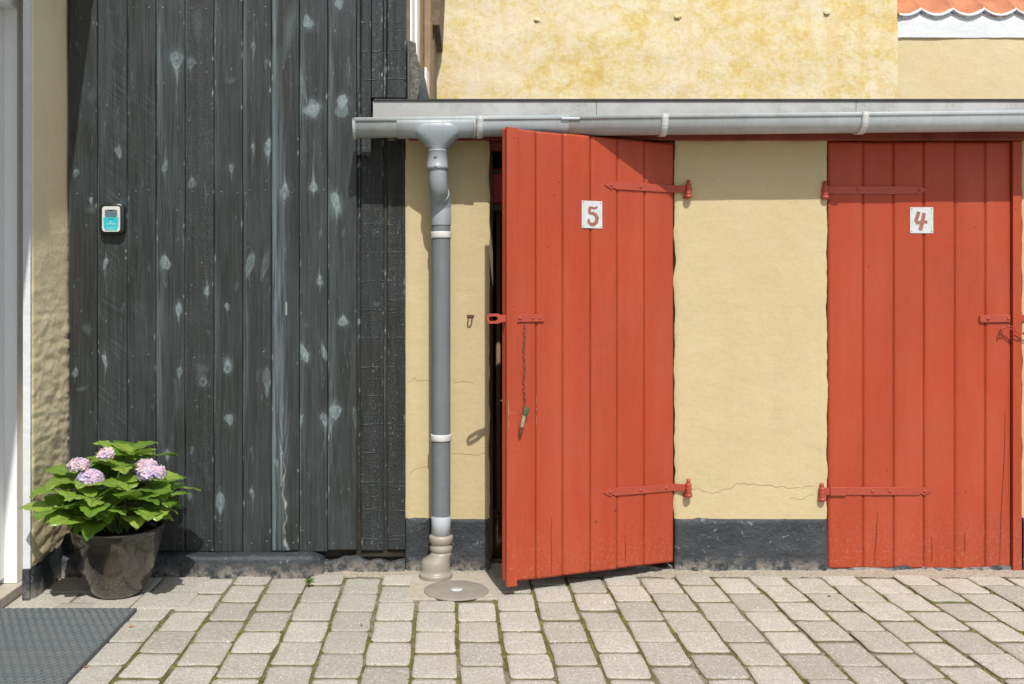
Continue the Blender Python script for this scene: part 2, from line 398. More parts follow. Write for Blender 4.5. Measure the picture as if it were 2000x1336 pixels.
M['lichen'] = m_simple('lichen_crusted_felt', (.20, .19, .15), .9, .8, 60, .006, dark=(.05, .05, .045))
def m_paver(name='concrete_paver', slab=False):
    n = N(name)
    t = n.attr('tone'); mid = n.noise(11, 5, .65); f = n.noise(190, 4, .75)
    col = n.mix(t, (.375, .36, .31), (.53, .505, .44))
    col = n.mix(n.math('MULTIPLY', n.ramp(mid, [(.4, 0), (.7, 1)]), .35), col, (.36, .325, .27))
    col = n.mix(n.math('MULTIPLY', n.ramp(f, [(.38, 1), (.50, 0)]), .55), col, (.20, .18, .155))
    f2 = n.noise(105, 5, .85); col = n.mix(n.math('MULTIPLY', n.ramp(f2, [(.40, 1), (.47, 0)]), .45), col, (.19, .175, .145)); col = n.mix(n.math('MULTIPLY', n.ramp(f2, [(.55, 0), (.63, 1)]), .5), col, (.66, .64, .58))
    vo = n.new('ShaderNodeTexVoronoi'); vo.inputs['Scale'].default_value = 125; n.l(n.co, vo.inputs['Vector'])
    sel = n.new('ShaderNodeSeparateColor'); n.l(vo.outputs['Color'], sel.inputs[0])
    big = n.ramp(vo.outputs['Distance'], [(.20, 1), (.34, 0)])
    col = n.mix(n.math('MULTIPLY', big, n.ramp(sel.outputs[0], [(.82, 0), (.86, 1)])), col, (.78, .77, .74))
    col = n.mix(n.math('MULTIPLY', big, n.ramp(sel.outputs[1], [(.90, 0), (.93, 1)])), col, (.16, .16, .155))
    col = n.mix(n.math('MULTIPLY', n.attr('edge'), n.ramp(n.noise(9, 4, .7), [(.45, 0), (.65, .75)])), col, (.24, .22, .12))
    col = n.mix(n.math('MULTIPLY', n.ramp(n.attr('edge'), [(.88, 0), (.97, 1)]), .85), col, n.mix(n.ramp(n.noise(12, 4, .7), [(.45, 0), (.58, 1)]), (.10, .085, .05), (.13, .125, .035)))
    st = n.noise(3.5, 6, .7, dist=.4); col = n.mix(n.math('MULTIPLY', n.ramp(st, [(.52, 0), (.72, 1)]), .35), col, (.30, .27, .21))
    h = n.bump(f, .002 if not slab else .0008); h = n.bump(n.noise(50, 4, .6), .004, .8, h)
    return n.done(col, .85, h, spec=.25)
M['paver'] = m_paver(); M['slab'] = m_paver('concrete_slab', True)
def m_ground():
    n = N('sandy_joint_fill')
    a = n.noise(6, 5, .6); f = n.noise(120, 4, .8)
    col = n.mix(n.ramp(f, [(.35, 0), (.65, 1)]), (.13, .105, .07), (.38, .33, .26))
    col = n.mix(n.ramp(a, [(.42, 0), (.56, .8)]), col, (.12, .13, .035))
    return n.done(col, .95, n.bump(f, .006), spec=.1)
M['ground'] = m_ground()
def m_moss():
    n = N('moss'); a = n.noise(20, 4, .7)
    col = n.ramp(a, [(.3, (.085, .068, .032)), (.48, (.13, .12, .035)), (.68, (.22, .21, .065))])
    return n.done(col, .95, n.bump(n.noise(300, 3, .8), .003), spec=.1)
M['moss'] = m_moss()
def m_mortar():
    n = N('crumbling_mortar'); f = n.noise(140, 4, .8)
    col = n.mix(n.ramp(f, [(.35, 0), (.6, 1)]), (.22, .19, .15), (.47, .42, .34))
    return n.done(col, .95, n.bump(n.noise(60, 5, .7), .008), spec=.1)
M['mortar'] = m_mortar()
def m_pot():
    n = N('glazed_stoneware')
    a = n.noise(7, 5, .7, dist=.5); f = n.noise(120, 3, .8); z = n.sep(2)
    col = n.mix(n.ramp(a, [(.45, 0), (.65, 1)]), (.032, .028, .022), (.085, .072, .052))
    lo = n.math('MULTIPLY', n.ramp(z, [(.0, 1), (.15, 0)]), n.ramp(f, [(.5, 0), (.62, 1)]))
    col = n.mix(n.math('MULTIPLY', lo, .45), col, (.36, .32, .24))
    ro = n.ramp(n.math('ADD', n.math('MULTIPLY', a, .8), n.math('MULTIPLY', lo, .3)), [(.3, .10), (.8, .34)])
    return n.done(col, ro, n.bump(n.noise(9, 3, .5), .004), spec=.75, Coat_Weight=.35, Coat_Roughness=.08)
M['pot'] = m_pot()
M['soil'] = m_simple('potting_soil', (.045, .026, .016), .95, .5, 90, .01, spec=.1)
def m_leaf(name, a, b):
    n = N(name)
    uv = n.new('ShaderNodeUVMap').outputs[0]; sp = n.new('ShaderNodeSeparateXYZ'); n.l(uv, sp.inputs[0])
    v = n.math('ABSOLUTE', n.math('SUBTRACT', sp.outputs[1], .5))
    ph = n.math('SUBTRACT', n.math('MULTIPLY', sp.outputs[0], 9.0), n.math('MULTIPLY', v, 9.0))
    vein = n.math('ABSOLUTE', n.math('SINE', n.math('MULTIPLY', ph, 3.1416)))
    vm = n.ramp(vein, [(.0, 1), (.22, 0)]); mid = n.ramp(v, [(.0, 1), (.035, 0)])
    vv = n.math('MAXIMUM', n.math('MULTIPLY', vm, .55), mid)
    col = n.mix(n.attr('tone'), a, b)
    col = n.mix(n.math('MULTIPLY', n.ramp(n.noise(30, 4, .6), [(.4, 0), (.7, 1)]), .25), col, tuple(x * .6 for x in a))
    col = n.mix(n.math('MULTIPLY', vv, .45), col, (.34, .46, .12))
    h = n.bump(n.math('SUBTRACT', 1.0, vv), .0035)
    n.done(col, .34, h, spec=.5)
    tr = n.new('ShaderNodeBsdfTranslucent'); n.l(n.mix(.5, col, (.30, .50, .04)), tr.inputs[0])
    mx = n.new('ShaderNodeMixShader'); mx.inputs[0].default_value = .3
    out = n.t.nodes['Material Output']; n.l(n.b.outputs[0], mx.inputs[1]); n.l(tr.outputs[0], mx.inputs[2]); n.l(mx.outputs[0], out.inputs[0])
    return n.m
M['leaf'] = m_leaf('hydrangea_leaf', (.105, .235, .022), (.36, .50, .085))
def m_petal():
    n = N('hydrangea_petal')
    t = n.attr('tone')
    col = n.ramp(t, [(.0, (.50, .50, .74)), (.35, (.66, .58, .76)), (.65, (.76, .52, .62)), (1, (.78, .70, .58))])
    n.done(col, .6, None, spec=.2)
    tr = n.new('ShaderNodeBsdfTranslucent'); n.l(col, tr.inputs[0]); mx = n.new('ShaderNodeMixShader'); mx.inputs[0].default_value = .25
    out = n.t.nodes['Material Output']; n.l(n.b.outputs[0], mx.inputs[1]); n.l(tr.outputs[0], mx.inputs[2]); n.l(mx.outputs[0], out.inputs[0])
    return n.m
M['petal'] = m_petal()
M['stem'] = m_simple('green_stem', (.22, .30, .08), .55, .3, 20, .0005)
M['rubber'] = m_simple('grey_rubber', (.068, .084, .090), .55, .3, 8, .0006, dark=(.085, .095, .095))
M['tile'] = m_simple('orange_clay_tile', (.52, .205, .095), .8, .3, 9, .003, dark=(.36, .125, .06))
M['black_plastic'] = m_simple('black_plastic', (.015, .018, .018), .3, .2, 20, .0003)
M['silver_plastic'] = m_simple('silver_plastic', (.62, .62, .60), .35, .06, 20, .0001)
M['teal'] = m_simple('turquoise_sticker', (.05, .50, .50), .4, .25, 12, .0, dark=(.03, .42, .50))
M['grey_button'] = m_simple('slate_button', (.12, .16, .19), .45, .1, 20, .0001)
M['white_ink'] = m_simple('white_ink', (.7, .8, .8), .6, .02, 20, .0)
M['dark_ink'] = m_simple('dark_ink', (.03, .08, .09), .6, .02, 20, .0)
M['crack'] = m_simple('plaster_crack', (.33, .22, .10), .9, .3, 30, .0)
M['crack_red'] = m_simple('split_in_red_plank', (.15, .028, .016), .8, .3, 30, .0)
M['cover'] = m_simple('worn_drain_cover', (.30, .265, .225), .62, .25, 9, .001)
M['green_paint'] = m_simple('green_paint', (.05, .11, .05), .6, .3, 40, .0005)
M['peg'] = m_simple('worn_peg', (.36, .28, .18), .8, .4, 60, .001)
M['chain'] = m_simple('dull_chain', (.20, .12, .09), .5, .4, 60, .0005, Metallic=.4)
M['red_plastic'] = m_simple('red_plastic', (.75, .025, .025), .4, .1, 10, .0)
M['bottle'] = m_simple('brown_bottle_glass', (.10, .06, .012), .08, .3, 30, .001, spec=.8)
M['dry_leaf'] = m_simple('dry_leaf', (.42, .16, .07), .8, .3, 40, .0005)
M['canvas'] = m_simple('grey_canvas', (.16, .15, .13), .85, .3, 20, .003)

# ------------------------------------------------------------------ ground and paving (setting)
g = MB(); g.face([(-40, -60, -.0065), (60, -60, -.0065), (60, 2.5, -.0065), (-40, 2.5, -.0065)])
tag(g.build('ground', M['ground']), kind='structure')

def m_yard():
    n = N('courtyard_paving'); b_ = n.new('ShaderNodeTexBrick'); b_.inputs['Scale'].default_value = 1; b_.inputs['Brick Width'].default_value = .2035; b_.inputs['Row Height'].default_value = .1454
    b_.inputs['Mortar Size'].default_value = .006; b_.inputs['Color1'].default_value = (.42, .40, .355, 1); b_.inputs['Color2'].default_value = (.49, .465, .42, 1); b_.inputs['Mortar'].default_value = (.16, .15, .07, 1)
    n.l(n.mapping((1, 1, 1), rot=(0, 0, R(90))), b_.inputs['Vector']); f = n.noise(150, 4, .7)
    return n.done(n.mix(n.math('MULTIPLY', n.ramp(f, [(.38, 1), (.5, 0)]), .4), b_.outputs['Color'], (.2, .18, .155)), .85, n.bump(f, .002), spec=.2)
g = MB()
for (xa, xb, ya, yb) in ((-1.54, 3.40, -22, -3.03), (3.40, 18, -22, .02), (-14, -1.86, -22, -1.9), (-1.86, -1.54, -22, -1.9)): g.face([(xa, ya, -.001), (xb, ya, -.001), (xb, yb, -.001), (xa, yb, -.001)])
tag(g.build('courtyard', m_yard()), kind='structure')
JX, PW, PL = .039, .1454, .2035
def paver_mesh(name, cells, mat, gap=.0050, round_=.017, jit=.0036):
    V = []; Fq = []; T = []; E = []
    for (x0, x1, y0, y1) in cells:
        x0 += gap * random.uniform(.55, 1.4); x1 -= gap * random.uniform(.55, 1.4); y0 += gap * random.uniform(.65, 1.35); y1 -= gap * random.uniform(.65, 1.35)
        tone = random.random(); dz = random.uniform(-.0028, .0028); tx = random.uniform(-.012, .012); ty = random.uniform(-.012, .012)
        cx, cy = (x0 + x1) / 2, (y0 + y1) / 2; rot = random.gauss(0, .014)
        pts = []
        rc = round_
        for (qx, qy, sx, sy, a0) in ((x1, y1, -1, -1, 0), (x0, y1, 1, -1, 90), (x0, y0, 1, 1, 180), (x1, y0, -1, 1, 270)):
            r = rc * random.uniform(.6, 1.25)
            for k in range(4):
                a = R(a0 + k * 30); pts.append((qx + sx * r + math.cos(a) * r, qy + sy * r + math.sin(a) * r))
            # edge point towards the next corner
            nx_, ny_ = {0: (cx, y1), 90: (x0, cy), 180: (cx, y0), 270: (x1, cy)}[a0]
            pts.append((nx_ + random.gauss(0, jit * .6), ny_ + random.gauss(0, jit * .6)))
        pts = [(p[0] + random.uniform(-1, 1) * .0009, p[1] + random.uniform(-1, 1) * .0009) for p in pts]
        b = len(V); n = len(pts)
        for (s, z, e) in ((1, -.03, 1), (1, -.0055, 1), (.985, -.0028, .93), (.95, -.0006, .4), (.80, 0, 0)):
            for (x, y) in pts:
                u, v = x - cx, y - cy; u, v = u * math.cos(rot) - v * math.sin(rot), u * math.sin(rot) + v * math.cos(rot)
                if s > .85: u -= math.copysign((1 - s) * .06, u) if s < 1 else 0; v -= math.copysign((1 - s) * .06, v) if s < 1 else 0
                else: u *= s; v *= s
                V.append((cx + u, cy + v, z + dz + u * tx + v * ty)); T.append(tone); E.append(e)
        for q in range(4):
            for k in range(n):
                a = b + q * n + k; c = b + q * n + (k + 1) % n; Fq.append((a, c, c + n, a + n))
        V.append((cx, cy, .0003 + dz)); T.append(tone); E.append(0)
        for k in range(n): Fq.append((b + 4 * n + k, b + 4 * n + (k + 1) % n, len(V) - 1, len(V) - 1))
    me = bpy.data.meshes.new(name)
    me.from_pydata(V, [], [f if f[2] != f[3] else f[:3] for f in Fq]); me.update()
    for nme, a in (('tone', T), ('edge', E)):
        at = me.attributes.new(nme, 'FLOAT', 'POINT'); at.data.foreach_set('value', a)
    o = link(name, me, mat); smooth_all(o); return o
cells = []; jlines = []
for i in range(-12, 24):
    x0 = JX + i * PW; x1 = x0 + PW
    ph = 0 if i % 2 else .5
    for k in range(-1, 14):
        y1 = -.497 + .2035 * (2 - k + ph); y0 = y1 - PL
        y1c = min(y1, -.045 - .012 * random.random())
        if y1c - y0 < .05: continue
        if x0 < -1.53: continue
        cx, cy = (x0 + x1) / 2, (y0 + y1c) / 2
        if cx < -.93 and cy > -.47: continue
        if -.17 < cx < .21 and y1c > -.34:
            y1c = min(y1c, -.37)
            if y1c - y0 < .06: continue
        cells.append((x0, x1, y0, y1c)); jlines.append((x0, y0, y1c, x1))
tag(paver_mesh('pavement', cells, M['paver']), kind='structure')
sc_ = []
xs = [-1.62, -1.33, -1.12, -.93]
sc_ += [(-1.60, -1.30, -.28, -.06), (-1.30, -1.12, -.27, -.05), (-1.12, -.93, -.27, -.05), (-1.60, -1.38, -.48, -.28), (-1.38, -1.14, -.48, -.27), (-1.14, -.93, -.48, -.27)]
for i in range(6):
    sc_.append((-1.84, -1.60, -.06 - .3 * (i + 1), -.06 - .3 * i))
tag(paver_mesh('slab_paving', sc_, M['slab'], gap=.0025, round_=.008, jit=.001), kind='structure')
# pale concrete pad round the drain and mortar fillet along the wall foot
b = MB()
b.prism([(-.155, -.36, -.012), (-.125, -.02, -.012), (.20, -.02, -.012), (.215, -.36, -.012)], (0, 0, .0125), bev=.004)
tag(b.build('drain_surround', M['concrete']), kind='structure')
def mortar_strip():
    V = []; nx = 520; ny = 8
    for j in range(ny):
        for i in range(nx):
            x = -.98 + 3.6 * i / (nx - 1); t = j / (ny - 1)
            wy = -.080 + .018 * fbm(x * 7, 0, 1, 4)
            y = wy * t + .02 * (1 - t)
            z = .004 * (1 - t) ** 1.3 + .007 * fbm(x * 25, y * 25, 3, 5) * (1 - t * .6) - .005 * t + .001
            V.append((x, y, z))
    return np.array(V), grid_faces(nx, ny)
v_, f_ = mortar_strip(); tag(np_mesh('mortar_fillet', v_, f_, M['mortar']), kind='structure')
# moss in the joints
def moss():
    V = []; Fc = []
    def clump(x, y, r):
        b = len(V); n = 6
        for (rr, z) in ((1, -.0068), (.75, -.006 + r * .40)):
            for k in range(n):
                a = k * 2 * math.pi / n + random.random() * .4; q = r * rr * random.uniform(.7, 1.2); V.append((x + math.cos(a) * q, y + math.sin(a) * q, z + random.uniform(-.001, .001)))
        V.append((x, y, -.006 + r * .55))
        for k in range(n): Fc.append((b + k, b + (k + 1) % n, b + n + (k + 1) % n, b + n + k)); Fc.append((b + n + k, b + n + (k + 1) % n, b + 2 * n))
    for (x0, y0, y1, x1) in jlines:
        def dens(x, y): return max(0, .26 + 1.1 * mn.noise(Vector((x * 1.6, y * 2.0, 3))) + .5 * mn.noise(Vector((x * 13, y * 13, 8))) - .12 * max(0, x - .6) - (.5 if y > -.22 else 0))
        for k in range(int((y1 - y0) / .004)):
            y = random.uniform(y0, y1)
            if random.random() < dens(x0, y): clump(x0 + random.gauss(0, .0028), y, random.uniform(.003, .0085))
        for k in range(18):
            x = random.uniform(x0, x1)
            if random.random() < dens(x, y0) * 1.1: clump(x, y0 + random.gauss(0, .003), random.uniform(.003, .006))
        for q in range(7):
            if random.random() < dens(x0, y0): clump(x0 + random.gauss(0, .005), y0 + random.gauss(0, .006), random.uniform(.004, .009))
    me = bpy.data.meshes.new('moss'); me.from_pydata(V, [], Fc); me.update(); o = link('moss', me, M['moss']); smooth_all(o); return o
tag(moss(), kind='stuff', label='green moss growing in the joints between the concrete pavers', cat='moss')

# ------------------------------------------------------------------ black timber building
tb = empty('timber_building', (-.9, 0, 0), 'black stained timber building with vertical boards and a tarred foot', 'building')
BX = [134, 190, 248, 304.5, 361, 417.5, 474, 529.5, 584.5, 640, 697]
KN = [  # x, y, rx, ry, strength, tail up, tail down
 (345,118,11,15,1,5,110),(372,125,8,10,.7,28,40),(322,325,5,10,.8,75,70),(232,298,6,9,.9,10,10),(178,393,4,6,.9,4,6),(178,412,14,8,.5,0,0),(375,357,8,9,.8,8,5),
 (452,328,5,7,.9,5,25),(495,92,4,7,1,15,75),(524,290,8,14,.9,35,70),(494,290,3,8,.9,30,60),(556,375,8,14,.8,60,25),(322,512,9,12,1,6,5),(349,606,7,10,1,14,42),
 (404,568,6,8,.8,50,28),(351,727,5,9,.9,22,28),(396,743,9,9,1,5,0),(394,722,17,12,.35,0,0),(445,716,8,11,1,12,0),(443,708,13,9,.6,0,0),(444,600,5,6,.8,3,24),(448,820,9,9,.9,4,20),
 (206,515,4,10,1,20,75),(205,706,4,10,1,40,60),(487,520,9,22,.6,0,60),(521,745,8,25,.6,0,25),(516,520,7,26,.5,20,50),(610,207,11,13,.9,4,3),(610,218,16,11,.7,0,0),
 (668,200,9,12,.9,4,5),(668,213,13,15,.7,10,5),(601,42,9,11,.9,5,3),(604,52,13,7,.6,0,0),(662,10,8,9,.7,4,4),(612,365,7,9,1,95,18),(657,398,9,17,1,18,60),(655,410,15,20,.5,0,0),
 (624,549,6,7,1,48,18),(670,627,9,9,1,10,0),(592,688,7,15,.9,10,8),(598,698,6,8,.9,0,0),(633,688,6,14,.9,16,8),(655,806,11,11,1,0,0),(646,822,6,36,.7,0,40),(634,820,7,11,.9,0,70),
 (430,985,9,20,1,22,30),(493,965,4,8,.9,14,50),(371,968,4,6,.8,20,10),(327,888,6,8,.9,5,28),(565,60,13,60,.4,0,0),(590,165,5,30,.3,0,60),(700,630,5,5,1,0,0),(735,595,6,3,.7,0,0),
 (148,340,5,7,.6,10,10),(147,728,5,8,.8,25,20),(170,645,12,14,.45,0,0),(180,190,14,14,.35,0,0),(320,540,4,20,.3,0,90),(404,930,8,40,.22,0,0),(520,125,4,8,.4,30,50),(460,560,5,8,.3,0,30),
 (588,820,3,10,.9,20,10),(694,820,4,20,.4,0,30),(240,600,3,8,.3,0,30),(160,760,16,5,.4,0,0),(375,880,4,6,.5,0,20),(540,905,4,8,.6,0,60),(450,160,16,5,.35,0,0),(385,50,14,35,.35,0,0),(370,940,18,20,.25,0,0)]
def board(px0, px1, Yf, ytop, ybot, tone, sawn=0, diag=0, streak=None, res=.0032, thick=.022, bev=.0035, seed=0, part='boards'):
    a = P(px0, ybot, Yf); c = P(px1, ytop, Yf); gp = .0012
    x0, x1, z0, z1 = a.x + gp, c.x - gp, a.z + .003 * mn.noise(Vector((seed * 3.1, 0, 0))), c.z
    nx = max(6, int((x1 - x0) / res)); nz = int((z1 - z0) / .0048)
    X, Z = np.meshgrid(np.linspace(x0, x1, nx), np.linspace(z0, z1, nz))
    px = VX + X * F / (D + Yf); py = VY + (H - Z) * F / (D + Yf)
    e = np.minimum(X - x0, x1 - X)
    Yv = Yf + np.clip(1 - e / bev, 0, 1) ** 1.5 * bev + .0012 * np.sin(Z * 1.7 + seed) + .002 * ((X - x0) / (x1 - x0) - .5) * np.sin(seed * 2.3)
    pale = np.zeros_like(X); white = np.zeros_like(X); ring = np.full_like(X, 9.0); rst = np.zeros_like(X)
    rng = np.random.RandomState(seed + 11)
    for (kx, ky, rx, ry, s, up, dn) in KN:
        if not (px0 <= kx <= px1): continue
        s0 = s; wob = 1 + .05 * np.sin(np.arctan2(py - ky, px - kx) * 3 + kx) + .05 * np.sin(np.arctan2(py - ky, px - kx) * 2 + ky) + .07 * np.sin(px * .55 + ky) * np.sin(py * .33 + kx)
        th_ = rng.uniform(-.35, .35); dx_ = (px - kx) * np.cos(th_) + (py - ky) * np.sin(th_); dy_ = -(px - kx) * np.sin(th_) + (py - ky) * np.cos(th_)
        sd_ = 1 if dn >= up else -1; rxx = rx * (1 - .38 * np.clip(sd_ * dy_ / ry, -.6, 1.2)) * rng.uniform(.75, 1.0)
        r = np.sqrt((dx_ / np.maximum(rxx, 1.2)) ** 2 + (dy_ / (ry * 1.12)) ** 2) * wob * (1 + .09 * np.sin(px * 1.3 + kx * 3) * np.sin(py * .8 + ky))
        s = s * (.70 + .45 * rng.rand())
        fill_ = rng.uniform(.12, .55); core = np.clip(1.12 - r, 0, .2) / .2 * fill_ + np.exp(-((r - .92) / .15) ** 2) * (.75 - fill_) * (.55 + .45 * np.sin(np.arctan2(dy_, dx_) + kx)) + np.exp(-((r - .5) / .1) ** 2) * .10 * (rx > 6) + np.exp(-(r / 1.7) ** 2) * .16
        sw = np.exp(-((r - 1.5) / .10) ** 2) + .7 * np.exp(-((r - 1.9) / .10) ** 2)
        if rx > 5 and s0 > .5:
            re = np.sqrt(((px - kx) / rx) ** 2 + ((py - ky) / (ry * (1.0 + .5 * np.clip(np.abs(py - ky) / 60, 0, 2)))) ** 2); near = re < ring; ring = np.where(near, re, ring)
            rst = np.maximum(rst, s0 * np.clip(2.1 - re, 0, .8) * np.clip(re - .8, 0, .3) / .3 * rng.uniform(.15, .8))
        core += sw * .0 * np.clip(np.sin(np.arctan2(py - ky, px - kx) * 2 + seed * 1.7), 0, 1) * (rx > 6)
        if s0 <= .6 and not (up or dn): core = .55 * np.exp(-(r / .9) ** 2)
        pale += s * core
        if rx > 12: up = dn = 0
        for L_, t in ((up, (ky - py) / (up + ry)), (dn, (py - ky) / (dn + ry))):
            if not L_: continue
            m = (t > 0) & (t < 1); wl = .75 + rx * .40 * np.clip(1 - t * 2.2, 0, 1) ** 1.4
            pale += np.where(m, s * .55 * np.exp(-((px - kx - .9 * np.sin(py / 11.0)) / wl) ** 2) * np.clip(1 - t, 0, 1) ** .6 * np.clip(t * 6, 0, 1), 0)
        Yv -= .0012 * np.exp(-r ** 2)
    # chamfer highlight painted pale on the left arris, broken up along its length
    al = .35 + .3 * np.sin(Z * 5 + seed * 7) + .2 * np.sin(Z * 13 + seed)
    pale += np.clip(al, 0, 1) * np.exp(-((X - x0 - .001) / .0028) ** 2) * (.75 if sawn < .8 else .3)
    # scattered white flecks along the joints
    for k in range(int(10 + 8 * rng.rand())):
        fz = rng.uniform(z0, z1); s_ = -1 if rng.rand() < .5 else 1
        fx = (x0 if s_ > 0 else x1) + s_ * rng.uniform(.001, .005)
        white += rng.uniform(.2, .7) * np.exp(-((X - fx) / .0016) ** 2 - ((Z - fz) / rng.uniform(.003, .012)) ** 2)
    for k in range(int((4 + 6 * rng.rand()) * (1 + 2 * sawn))):
        fz = rng.uniform(z0, z1); fx = rng.uniform(x0, x1); white += .35 * np.exp(-((X - fx) / .0018) ** 2 - ((Z - fz) / .003) ** 2)
    if px0 < 550 < px1 and Yf < 0:      # resin run
        cx_ = 555 + 2.5 * np.sin(py / 13.0) + 1.5 * np.sin(py / 5.0) + (py - 960) * .035
        wr = np.clip((py - 868) / 160, 0, 1) * (1.1 + .9 * np.sin(py / 7.0) + .8 * np.sin(py / 17.0 + 1)) + .5; m = (py > 868) & (py < 1074)
        white += np.where(m, (.28 + .3 * np.clip(np.sin(py / 4.1) + np.sin(py / 9.7), 0, 1)) * np.exp(-((px - cx_) / wr.clip(.6)) ** 2), 0)
        white += np.where((py > 590) & (py < 615), .6 * np.exp(-((px - 559) / 1.2) ** 2), 0) + np.where((py > 885) & (py < 950), .35 * np.exp(-((px - 549) / 1.0) ** 2), 0)
    tn = np.full_like(X, tone)
    if streak: tn += streak(px, py)
    pts = np.stack([X, Yv, Z], -1).reshape(-1, 3)
    idx = np.arange(nx * nz).reshape(nz, nx); loop = np.concatenate([idx[0, :], idx[1:, -1], idx[-1, -2::-1], idx[-2:0:-1, 0]])
    bk = pts[loop].copy(); bk[:, 1] = Yf + thick; m_ = len(loop); b0 = len(pts)
    side = np.array([[loop[k], b0 + k, b0 + (k + 1) % m_, loop[(k + 1) % m_]] for k in range(m_)])
    ex = lambda A, f=0: np.concatenate([np.clip(A.ravel(), 0, 1.2), np.full(m_, f)])
    return np.concatenate([pts, bk]), np.concatenate([grid_faces(nx, nz), side]), {'pale': ex(pale), 'white': ex(white), 'tone': ex(tn), 'ring': np.concatenate([ring.ravel(), np.full(m_, 9.0)]), 'ringst': ex(rst), 'sawn': np.full(len(pts) + m_, sawn), 'diag': np.full(len(pts) + m_, diag)}
def merge_boards(name, lst, parent):
    Vs, Fs, A, o_ = [], [], {}, 0
    for v, f, a in lst:
        Vs.append(v); Fs.append(f + o_); o_ += len(v)
        for k in a: A.setdefault(k, []).append(a[k])
    V = np.concatenate(Vs) - np.array(wloc(parent))
    o = np_mesh(name, V, np.concatenate(Fs), M['boards'], parent, {k: np.concatenate(a) for k, a in A.items()})
    return o
def st8(px, py):
    edge = np.exp(-((px - 536) / 5.0) ** 2) * .55
    mid = np.exp(-((px - 548) / 9) ** 2) * (.35 + .35 * np.exp(-((py - 640) / 260) ** 2)) * np.clip((py - 80) / 220, 0, 1)
    v = np.abs(px - 549 - 4 * np.sin(py / 60)) ; arcs = .45 * np.clip(np.sin((py + 10 * v * .8) / 9), 0, 1) * np.exp(-(v / 12) ** 2) * np.exp(-((py - 860) / 70) ** 2)
    return np.clip(edge + mid * .75 + arcs, 0, 1)
def edge_st(x, w, a): return lambda px, py: a * np.exp(-((px - x) / w) ** 2) * (.6 + .4 * np.sin(py / 90.0))
YT = -330
specs = [dict(tone=.0), dict(tone=.03, diag=.8), dict(tone=.02, diag=.45), dict(tone=.06, streak=edge_st(310, 6, .35)), dict(tone=.0, sawn=.6), dict(tone=.03, streak=edge_st(421, 5, .25)),
         dict(tone=.03, streak=edge_st(479, 5, .3)), dict(tone=.02, streak=st8), dict(tone=.05, streak=edge_st(590, 6, .2)), dict(tone=.04, streak=edge_st(646, 7, .25))]
bl = []
for i, s in enumerate(specs):
    bl.append(board(BX[i], BX[i + 1], -.02 - (.0015 if i % 2 else 0), YT, 1077 + [0, -1, 2, 0, 0, 1, 1, 0, 1, -3][i], seed=i, **s))
merge_boards('smooth_cladding', bl, tb)
bl = [board(697, 704.5, .012, 240, 1075, 0, sawn=.2, seed=21), board(704.5, 750, .002, 240, 1075, 0, sawn=1, seed=22), board(749.5, 756.5, .012, 240, 1075, 0, sawn=.2, seed=23), board(756.5, 792, .002, 240, 1073, 0, sawn=1, seed=24)]
merge_boards('rough_cladding', bl, tb)
bl = [board(697, 705, -.012, YT, 303, 0, sawn=.4, seed=31), board(705, 725, -.030, YT, 305, .05, sawn=1, seed=32), board(725, 748.5, -.030, YT, 190.5, .06, sawn=1, seed=35),
      board(748.5, 756, -.016, YT, 191, 0, sawn=.4, seed=33), board(756, 794, -.030, YT, 191, .08, sawn=1, seed=34)]
merge_boards('sawn_cladding', bl, tb)
b = MB(); b.box(P(134, 0).x - .3, -.166, .0125, .05, .055, 3.4); b.box(-.83, -.17, .03, .09, .02, .2)
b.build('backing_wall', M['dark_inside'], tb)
# dark side wall above the shed roof, running back to the yellow house
sA, sB = (-.155, .0), (-.062, 1.19)
def SW(t, z, o=0.0):       # point on the side wall: t 0..1 front to back, o = outward
    x = sA[0] + (sB[0] - sA[0]) * t; y = sA[1] + (sB[1] - sA[1]) * t
    return Vector((x + o, y, z))
b = MB(); b.prism([SW(0, 1.75, -.05), SW(1, 1.75, -.05), SW(1, 3.4, -.05), SW(0, 3.4, -.05)], (-.03, 0, 0)); b.build('side_wall', M['wood_dark'], tb)
def side_post(name, t0, t1, z0, z1, o, mat, th=.03, lean=0.0):
    b = MB(); p = [SW(t0, z0, o), SW(t1, z0, o), SW(t1 + lean, z1, o), SW(t0 + lean, z1, o)]
    b.prism(p, (-th, 0, 0), bev=.002); return b.build(name, mat, tb)
side_post('corner_post', .0, .035, 1.9, 3.4, .006, M['wood_dark'])
wf = side_post('window_frame', .06, .14, 1.80, 3.4, .012, M['white_wood'])
side_post('window_frame', .22, .30, 1.80, 3.4, .012, M['white_wood'])
side_post('window_pane', .14, .22, 1.82, 3.4, -.01, M['glass'], .01)
side_post('timber_post', .34, .42, 1.76, 3.4, .012, M['wood'])
side_post('timber_post', .50, .56, 1.76, 3.4, .004, M['wood_dark'])
side_post('window_frame', .58, .68, 1.76, 2.2, .012, M['white_wood'])
side_post('timber_post', .70, .80, 1.76, 3.4, .016, M['wood'])
side_post('timber_post', .84, .97, 1.76, 3.4, .02, M['wood_dark'])
b = MB(); # short projecting eaves at the back, seen end-on
b.prism([SW(.80, 2.47, .0), SW(.98, 2.38, .0), SW(.98, 3.4, .045), SW(.70, 3.4, .045)], (.05, 0, 0), bev=.004); b.build('eaves_board', M['wood_dark'], tb)
